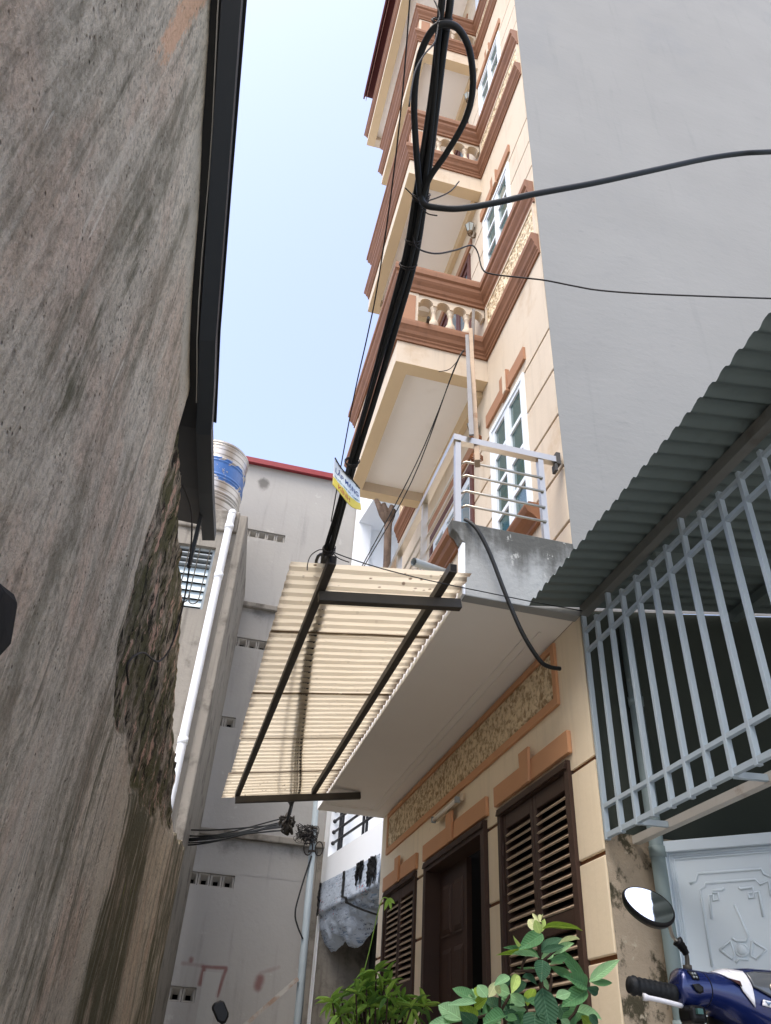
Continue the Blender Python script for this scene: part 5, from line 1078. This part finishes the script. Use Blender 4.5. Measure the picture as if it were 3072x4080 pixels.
BOTZ = [(1.300, .985), (1.306, .962), (1.325, .952), (1.344, .949), (1.383, .956), (1.42, .944), (1.465, .918), (1.55, .880), (1.62, .868), (1.69, .880), (1.78, .918), (1.86, .950), (1.93, .962), (1.94, .985)]
def cowl(x):
    zt, zb = lerp_pts(TOPZ, x), lerp_pts(BOTZ, x); f = 1 - min(1, abs(x - XC) / .32) ** 2
    return (zt + zb) / 2, (zt - zb) / 2, .032 + .055 * f, YB + .03 * f
def cowl_pt(x, z, lift=0):
    zc_, rz, ry, yc = cowl(x); s_ = max(-1, min(1, (z - zc_) / rz)); return Vector((x, yc - ry * max(0, 1 - abs(s_) ** 2.6) ** (1 / 2.6) - lift - .10 * 0, z))
m = MB(); NX, NA = 60, 28
def cf(i, j):
    x = 1.3005 + .639 * i / NX; zc_, rz, ry, yc = cowl(x); a = 2 * pi * j / NA; c_, s_ = cos(a), sin(a); e_ = 2 / 2.6
    return (x, yc + ry * math.copysign(abs(c_) ** e_, c_), zc_ + rz * math.copysign(abs(s_) ** e_, s_))
m.v = [cf(i, j) for i in range(NX + 1) for j in range(NA)]
m.f = [(i*NA+j, i*NA+(j+1)%NA, (i+1)*NA+(j+1)%NA, (i+1)*NA+j) for i in range(NX) for j in range(NA)] + [tuple(range(NA)), tuple(NX*NA+j for j in range(NA))]
hc = obj('handlebar_cowl', m, M['blue'], sct, True)
uc = MB(); nU = 18
def ucf(i, j):
    t_ = i / 10; a_ = 2 * pi * j / nU; rx_ = .20 - .05 * t_; ry_ = .055 + .04 * t_
    return (XC + rx_ * math.copysign(abs(cos(a_)) ** .7, cos(a_)), YB + .05 + .05 * t_ + ry_ * math.copysign(abs(sin(a_)) ** .7, sin(a_)), .945 - .30 * t_)
uc.v = [ucf(i, j) for i in range(11) for j in range(nU)]
uc.f = [(i*nU+j, i*nU+(j+1)%nU, (i+1)*nU+(j+1)%nU, (i+1)*nU+j) for i in range(10) for j in range(nU)] + [tuple(range(nU)), tuple(10*nU+j for j in range(nU))]
obj('steering_shroud', uc, M['black'], sct, True)
def patch(name, poly, mat, parent, lift=.003, cuts=3):
    bm = bmesh.new(); vs = [bm.verts.new((x, 0, z)) for x, z in poly]; f = bm.faces.new(vs)
    bmesh.ops.triangulate(bm, faces=[f])
    for _ in range(cuts): bmesh.ops.subdivide_edges(bm, edges=bm.edges, cuts=1, use_grid_fill=True)
    for v in bm.verts: v.co = cowl_pt(v.co.x, v.co.z, lift)
    me = bpy.data.meshes.new(name); bm.to_mesh(me); bm.free(); me.materials.append(mat)
    for p in me.polygons: p.use_smooth = True
    o = put(name, me, parent); s_ = o.modifiers.new('s', 'SOLIDIFY'); s_.thickness = .003; s_.offset = 0; return o
wt = [(p[0], p[2]) for p in WT]
mir = lambda P: [(2 * XC - x, z) for x, z in P]
for P in (wt, mir(wt)): patch('white_trim', P, M['swhite'], hc, .004)
vis = [(1.495, 1.043), (1.53, 1.049), (1.62, 1.053), (1.71, 1.049), (1.745, 1.043), (1.742, 1.010), (1.69, .988), (1.62, .980), (1.55, .988), (1.498, 1.010)]
patch('dash_visor', vis, glass('smoked_visor', (96, 100, 104), .08), hc, .005)
dial = [(1.62 + .075 * cos(a), 1.012 + .020 * sin(a)) for a in [2*pi*i/20 for i in range(20)]]
dl = MB(); dl.tube([cowl_pt(x, z, .009) for x, z in dial], .0018, 6, closed=True); obj('dial_ring', dl, M['steel'], hc, True)
for (x0, z0, x1, z1) in ((1.58, 1.018, 1.60, 1.006), (1.64, 1.02, 1.625, 1.004), (1.56, 1.006, 1.575, 1.003)):
    dl = MB(); dl.tube([cowl_pt(x0, z0, .010), cowl_pt(x1, z1, .010)], .001, 5); obj('needle', dl, plain('red_needle', (190, 70, 50), .5, .1), hc)
patch('indicator_lens', [(1.435, 1.024), (1.462, 1.020), (1.463, 1.008)], plain('dark_lens', (70, 44, 44), .2, .1), hc, .008, 2)
emb = patch('emblem', [(1.517, .983), (1.544, .980), (1.537, .966), (1.511, .970)], M['swhite'], hc, .005, 2)
patch('emblem_mark', [(1.521, .980), (1.538, .978), (1.527, .970)], plain('silver_blue_mark', (150, 170, 200), .3, .1), hc, .0075, 1)
patch('switch_plate', [(1.328, 1.036), (1.352, 1.034), (1.353, 1.016), (1.336, 1.016)], M['black'], hc, .003, 2)
for (x, z) in ((1.338, 1.029), (1.345, 1.029), (1.338, 1.021), (1.345, 1.021)): patch('switch_mark', [(x - .002, z - .002), (x + .002, z - .002), (x + .002, z + .002), (x - .002, z + .002)], M['pvcgrey'], hc, .006, 0)
patch('horn_button', [(1.328, 1.004), (1.345, 1.006), (1.356, 1.000), (1.355, .988), (1.345, .984), (1.334, .992)], M['black'], hc, .006, 2)
sw_ = MB(); sw_.box(1.305, 1.352, 2.045, 2.11, .918, .958); bevel(obj('switch_housing', sw_, M['black'], sct), .012, 3)
obj('indicator_switch', MB().box(1.318, 1.333, 2.035, 2.046, .938, .950), plain('teal_switch', (70, 104, 100), .5, .1), sct)
gp = MB(); n = 26; gp.tube([(1.172 + .128 * i / n, YB + .0, .994 - .010 * i / n) for i in range(n + 1)], [(.0195 if i < 2 else .0235 if i < 4 else .0205 + .0016 * (i % 3 == 0)) for i in range(n + 1)], 16)
obj('grip', gp, M['grip'], sct, True)
gp = MB(); gp.tube([(1.94 + .128 * i / n, YB, .984 + .010 * i / n) for i in range(n + 1)], [.0205 + .0016 * (i % 3 == 0) for i in range(n + 1)], 16); obj('grip', gp, M['grip'], sct, True)
lv = MB(); lv.tube(cr([(1.315, 2.10, .958), (1.29, 2.075, .957), (1.24, 2.072, .963), (1.195, 2.078, .968)], 5), [.006] * 14 + [.009, .009], 8); obj('brake_lever', lv, plain('bright_alloy', (226, 226, 230), .3, .03), sct, True)
bc_ = MB(); bc_.tube(cr([(1.33, 2.12, .955), (1.36, 2.17, .90), (1.45, 2.22, .82), (1.55, 2.22, .70)], 6), .004, 6); obj('brake_cable', bc_, M['cable'], sct, True)
for x_ in (1.372, 1.868):
    sm_ = MB(); sm_.tube([cowl_pt(x_ + .012 * sin(pi * t_), lerp_pts(BOTZ, x_) + (lerp_pts(TOPZ, x_) - lerp_pts(BOTZ, x_)) * t_, .0005) for t_ in [.06 + .88 * i / 12 for i in range(13)]], .0012, 5); obj('panel_seam', sm_, M['black'], hc, True)
# mirror
MC = Vector((1.246, 2.08, 1.184)); ml = Vector((.101, 0, -.067)).normalized(); nrm = Vector((-.212, -.908, .358)).normalized()
ml = (ml - nrm * ml.dot(nrm)).normalized(); ms = nrm.cross(ml)
def ell(a, b_, off, n=36): return [MC + ml * a * cos(2*pi*i/n) + ms * b_ * sin(2*pi*i/n) * (1 + .12 * cos(2*pi*i/n)) + nrm * off for i in range(n)]
m = MB(); R1, R2, R3_, R4 = ell(.069, .045, .004), ell(.072, .048, -.004), ell(.066, .042, -.026), ell(.03, .02, -.036); n = 36
m.v = [tuple(p) for p in R1 + R2 + R3_ + R4]; m.f = [(q*n+k, q*n+(k+1)%n, (q+1)*n+(k+1)%n, (q+1)*n+k) for q in range(3) for k in range(n)] + [tuple(range(n)), tuple(3*n+k for k in range(n))]
mr = obj('mirror', m, M['black'], sct, True)
m = MB(); E_ = ell(.0655, .0415, .0052); m.add(E_, [tuple(range(n))]); obj('mirror_glass', m, M['mirror'], mr)
m = MB(); m.tube(cr([MC + ml * .06 + Vector((0, .012, -.006)), (1.318, 2.1, 1.118), (1.338, 2.1, 1.101)], 4), .005, 8); obj('mirror_stem', m, M['steel'], mr, True)
m = MB(); m.tube([(1.330, 2.1, 1.108), (1.336, 2.1, 1.102), (1.337, 2.1, 1.101), (1.341, 2.1, 1.096), (1.342, 2.1, 1.095), (1.346, 2.1, 1.089), (1.347, 2.1, 1.088), (1.352, 2.1, 1.078)], [.015, .013, .011, .0125, .0105, .0115, .0095, .009], 12); obj('mirror_boot', m, M['black'], mr, True)
m = MB(); m.tube(cr([(1.351, 2.1, 1.082), (1.352, 2.1, 1.068), (1.349, 2.1, 1.044)], 4), .006, 8); m.tube([(1.349, 2.1, 1.038), (1.349, 2.1, 1.052)], .012, 10); obj('mirror_base', m, M['blacksteel'], mr, True)
# second scooter further down the alley: only its mirror rises into view
s2 = thing('scooter', (.52, 4.95, 0), 'scooter further down the alley of which only a black mirror shows', 'scooter')
scooter_body(s2, Vector((.52, 4.95, 0)), M['black'], M['black'])
obj('handlebar', MB().tube(cr([(.20, 4.86, .88), (.36, 4.90, .90), (.52, 4.95, .88), (.68, 4.90, .90), (.84, 4.86, .88)], 5), .014, 10), M['black'], s2, True)
m2 = MB(); C2 = Vector((.325, 4.72, 1.005))
pr2 = [(-.048, .018), (-.038, .036), (-.008, .050), (.012, .046), (.046, -.004), (.048, -.020), (.038, -.048), (.018, -.055), (-.008, -.044), (-.044, .004)]
P0 = [C2 + Vector((a, 0, b_)) for a, b_ in pr2]; P1 = [C2 + Vector((a * .86, -.022, b_ * .86)) for a, b_ in pr2]; n = len(pr2)
m2.add(P0 + P1, [tuple(range(n)), tuple(range(n, 2 * n))[::-1]] + [(k, (k+1) % n, n + (k+1) % n, n + k) for k in range(n)])
bevel(obj('mirror', m2, M['black'], s2), .006, 3)
obj('mirror_stem', MB().tube(cr([C2 + Vector((.02, 0, -.045)), (.352, 4.76, .93), (.40, 4.90, .89)], 4), .006, 8), M['black'], s2, True)

# ================================================================== PLANTS
def leaf_mesh(name, mat, wr, fold=.25, droop=.18, n=7):
    """unit leaf along +X, length 1, half width wr"""
    m = MB(); sec = []
    for i in range(n + 1):
        t = i / n; hw = wr * (sin(pi * t ** .85) ** .8) if 0 < t < 1 else (.012 if t == 0 else .0)
        z = -droop * t * t + .10 * droop * sin(t * 9)
        sec.append([(t, -hw, z + fold * hw), (t, 0, z), (t, hw, z + fold * hw)])
    m.v = [p for s_ in sec for p in s_]
    m.f = [(i*3+k, (i+1)*3+k, (i+1)*3+k+1, i*3+k+1) for i in range(n) for k in range(2)]
    return mesh(name, m, mat, True, fixn=False)
def orient(B_, Tp, wscale, face):
    d_ = (Tp - B_); L_ = d_.length; d_.normalize(); z_ = (face - d_ * face.dot(d_)).normalized(); y_ = z_.cross(d_)
    return Matrix(((d_.x*L_, y_.x*wscale, z_.x*L_, B_.x), (d_.y*L_, y_.y*wscale, z_.y*L_, B_.y), (d_.z*L_, y_.z*wscale, z_.z*L_, B_.z), (0, 0, 0, 1)))
pl = thing('potted_shrub', (1.42, 3.2, 0), 'shrub with large oval leaves in front of the open shutter window', 'plant')
lm = [[leaf_mesh('leaf', mt, .5, fo, dr_) for fo, dr_ in ((.25, .10), (.4, .22), (.15, .02))] for mt in LEAFM]
stm = MB()
for P in STEMS: stm.tube(cr(P, 4), [.0055] * (4 * (len(P) - 1) + 1), 6)
obj('stem', stm, M['stem'], pl, True)
POT = MB().lathe([(0, .0), (.13, .0), (.17, .30), (.175, .33), (.15, .33), (.0, .29)], 20, (1.38, 3.2, 0)); obj('pot', POT, plain('terracotta', (140, 84, 60), .8, .1), pl, True)
stm2 = MB(); stm2.tube([(1.38, 3.2, .27), (1.385, 3.2, .46)], .012, 8); obj('stem', stm2, M['stem'], pl, True)
random.seed(9)
for L_ in LEAVES:
    B_, Tp = Vector(L_[0:3]), Vector(L_[3:6]); wd = L_[6]
    ft = Vector((-.45 + random.uniform(-.25, .25), -.8, -.1 + random.uniform(-.1, .55))).normalized()
    put('leaf', lm[L_[7]][random.randrange(3)], pl, orient(B_, B_ + (Tp - B_) * 1.12, wd * 1.22, ft))
for i in range(60):
    a = random.uniform(0, 2*pi); B_ = Vector((1.36 + .26 * cos(a) * random.random(), 3.28 + .1 * sin(a), random.uniform(.55, 1.06))); Tp = B_ + Vector((random.uniform(-.10, .10), random.uniform(-.05, .08), random.uniform(-.04, .06))).normalized() * random.uniform(.09, .13)
    put('leaf', lm[random.choice((0, 0, 1, 1, 2))][random.randrange(3)], pl, orient(B_, Tp, .05, Vector((-.4, -.6, .6))))
bs = thing('leafy_bush', (1.2, 5.0, 0), 'dense bush with narrow drooping green leaves below the small shutter window', 'plant')
bl = [leaf_mesh('leaf', mt, .5, .3, .28, 6) for mt in BUSHM]
bst = MB(); rt = Vector((1.22, 5.0, .35)); random.seed(17)
cnt = 0
for P in ROS:
    C_ = Vector(P); md = rt.lerp(C_, .6) + Vector((random.uniform(-.03, .03), 0, .02)); bst.tube(cr([rt, md, C_], 4), [.005] * 9, 5)
    for q in range(8):
        a = 2 * pi * q / 8 + random.uniform(-.4, .4); el = random.uniform(-.75, .45) if q < 6 else random.uniform(.3, 1.1)
        d_ = Vector((cos(a) * cos(el), sin(a) * cos(el) * .9, sin(el))); L_ = random.uniform(.085, .125)
        fc = Vector((0, 0, 1)) - d_ * d_.z + Vector((0, -.25, 0))
        put('leaf', bl[random.choice((0, 0, 1, 1, 2))], bs, orient(C_, C_ + d_ * L_, L_ * random.uniform(.28, .36), fc)); cnt += 1
obj('stem', bst, M['stem'], bs, True)
sh = MB(); SHP = cr([rt, (1.05, 4.9, .9), (1.14, 4.95, 1.40), (1.20, 5.0, 1.64), (1.24, 5.0, 1.66)], 6); sh.tube(SHP, .003, 5); obj('shoot', sh, BUSHM[1], bs, True)
for (dx, dz_) in ((.03, -.06), (-.015, -.065), (.05, -.02)):
    C_ = Vector((1.24, 5.0, 1.66)); put('leaf', bl[1], bs, orient(C_, C_ + Vector((dx, 0, dz_)), .022, Vector((0, -1, .2))))
obj('planter', MB().lathe([(0, 0), (.15, 0), (.2, .34), (.17, .34), (0, .3)], 18, (1.22, 5.0, 0)), M['concrete'], bs, True)
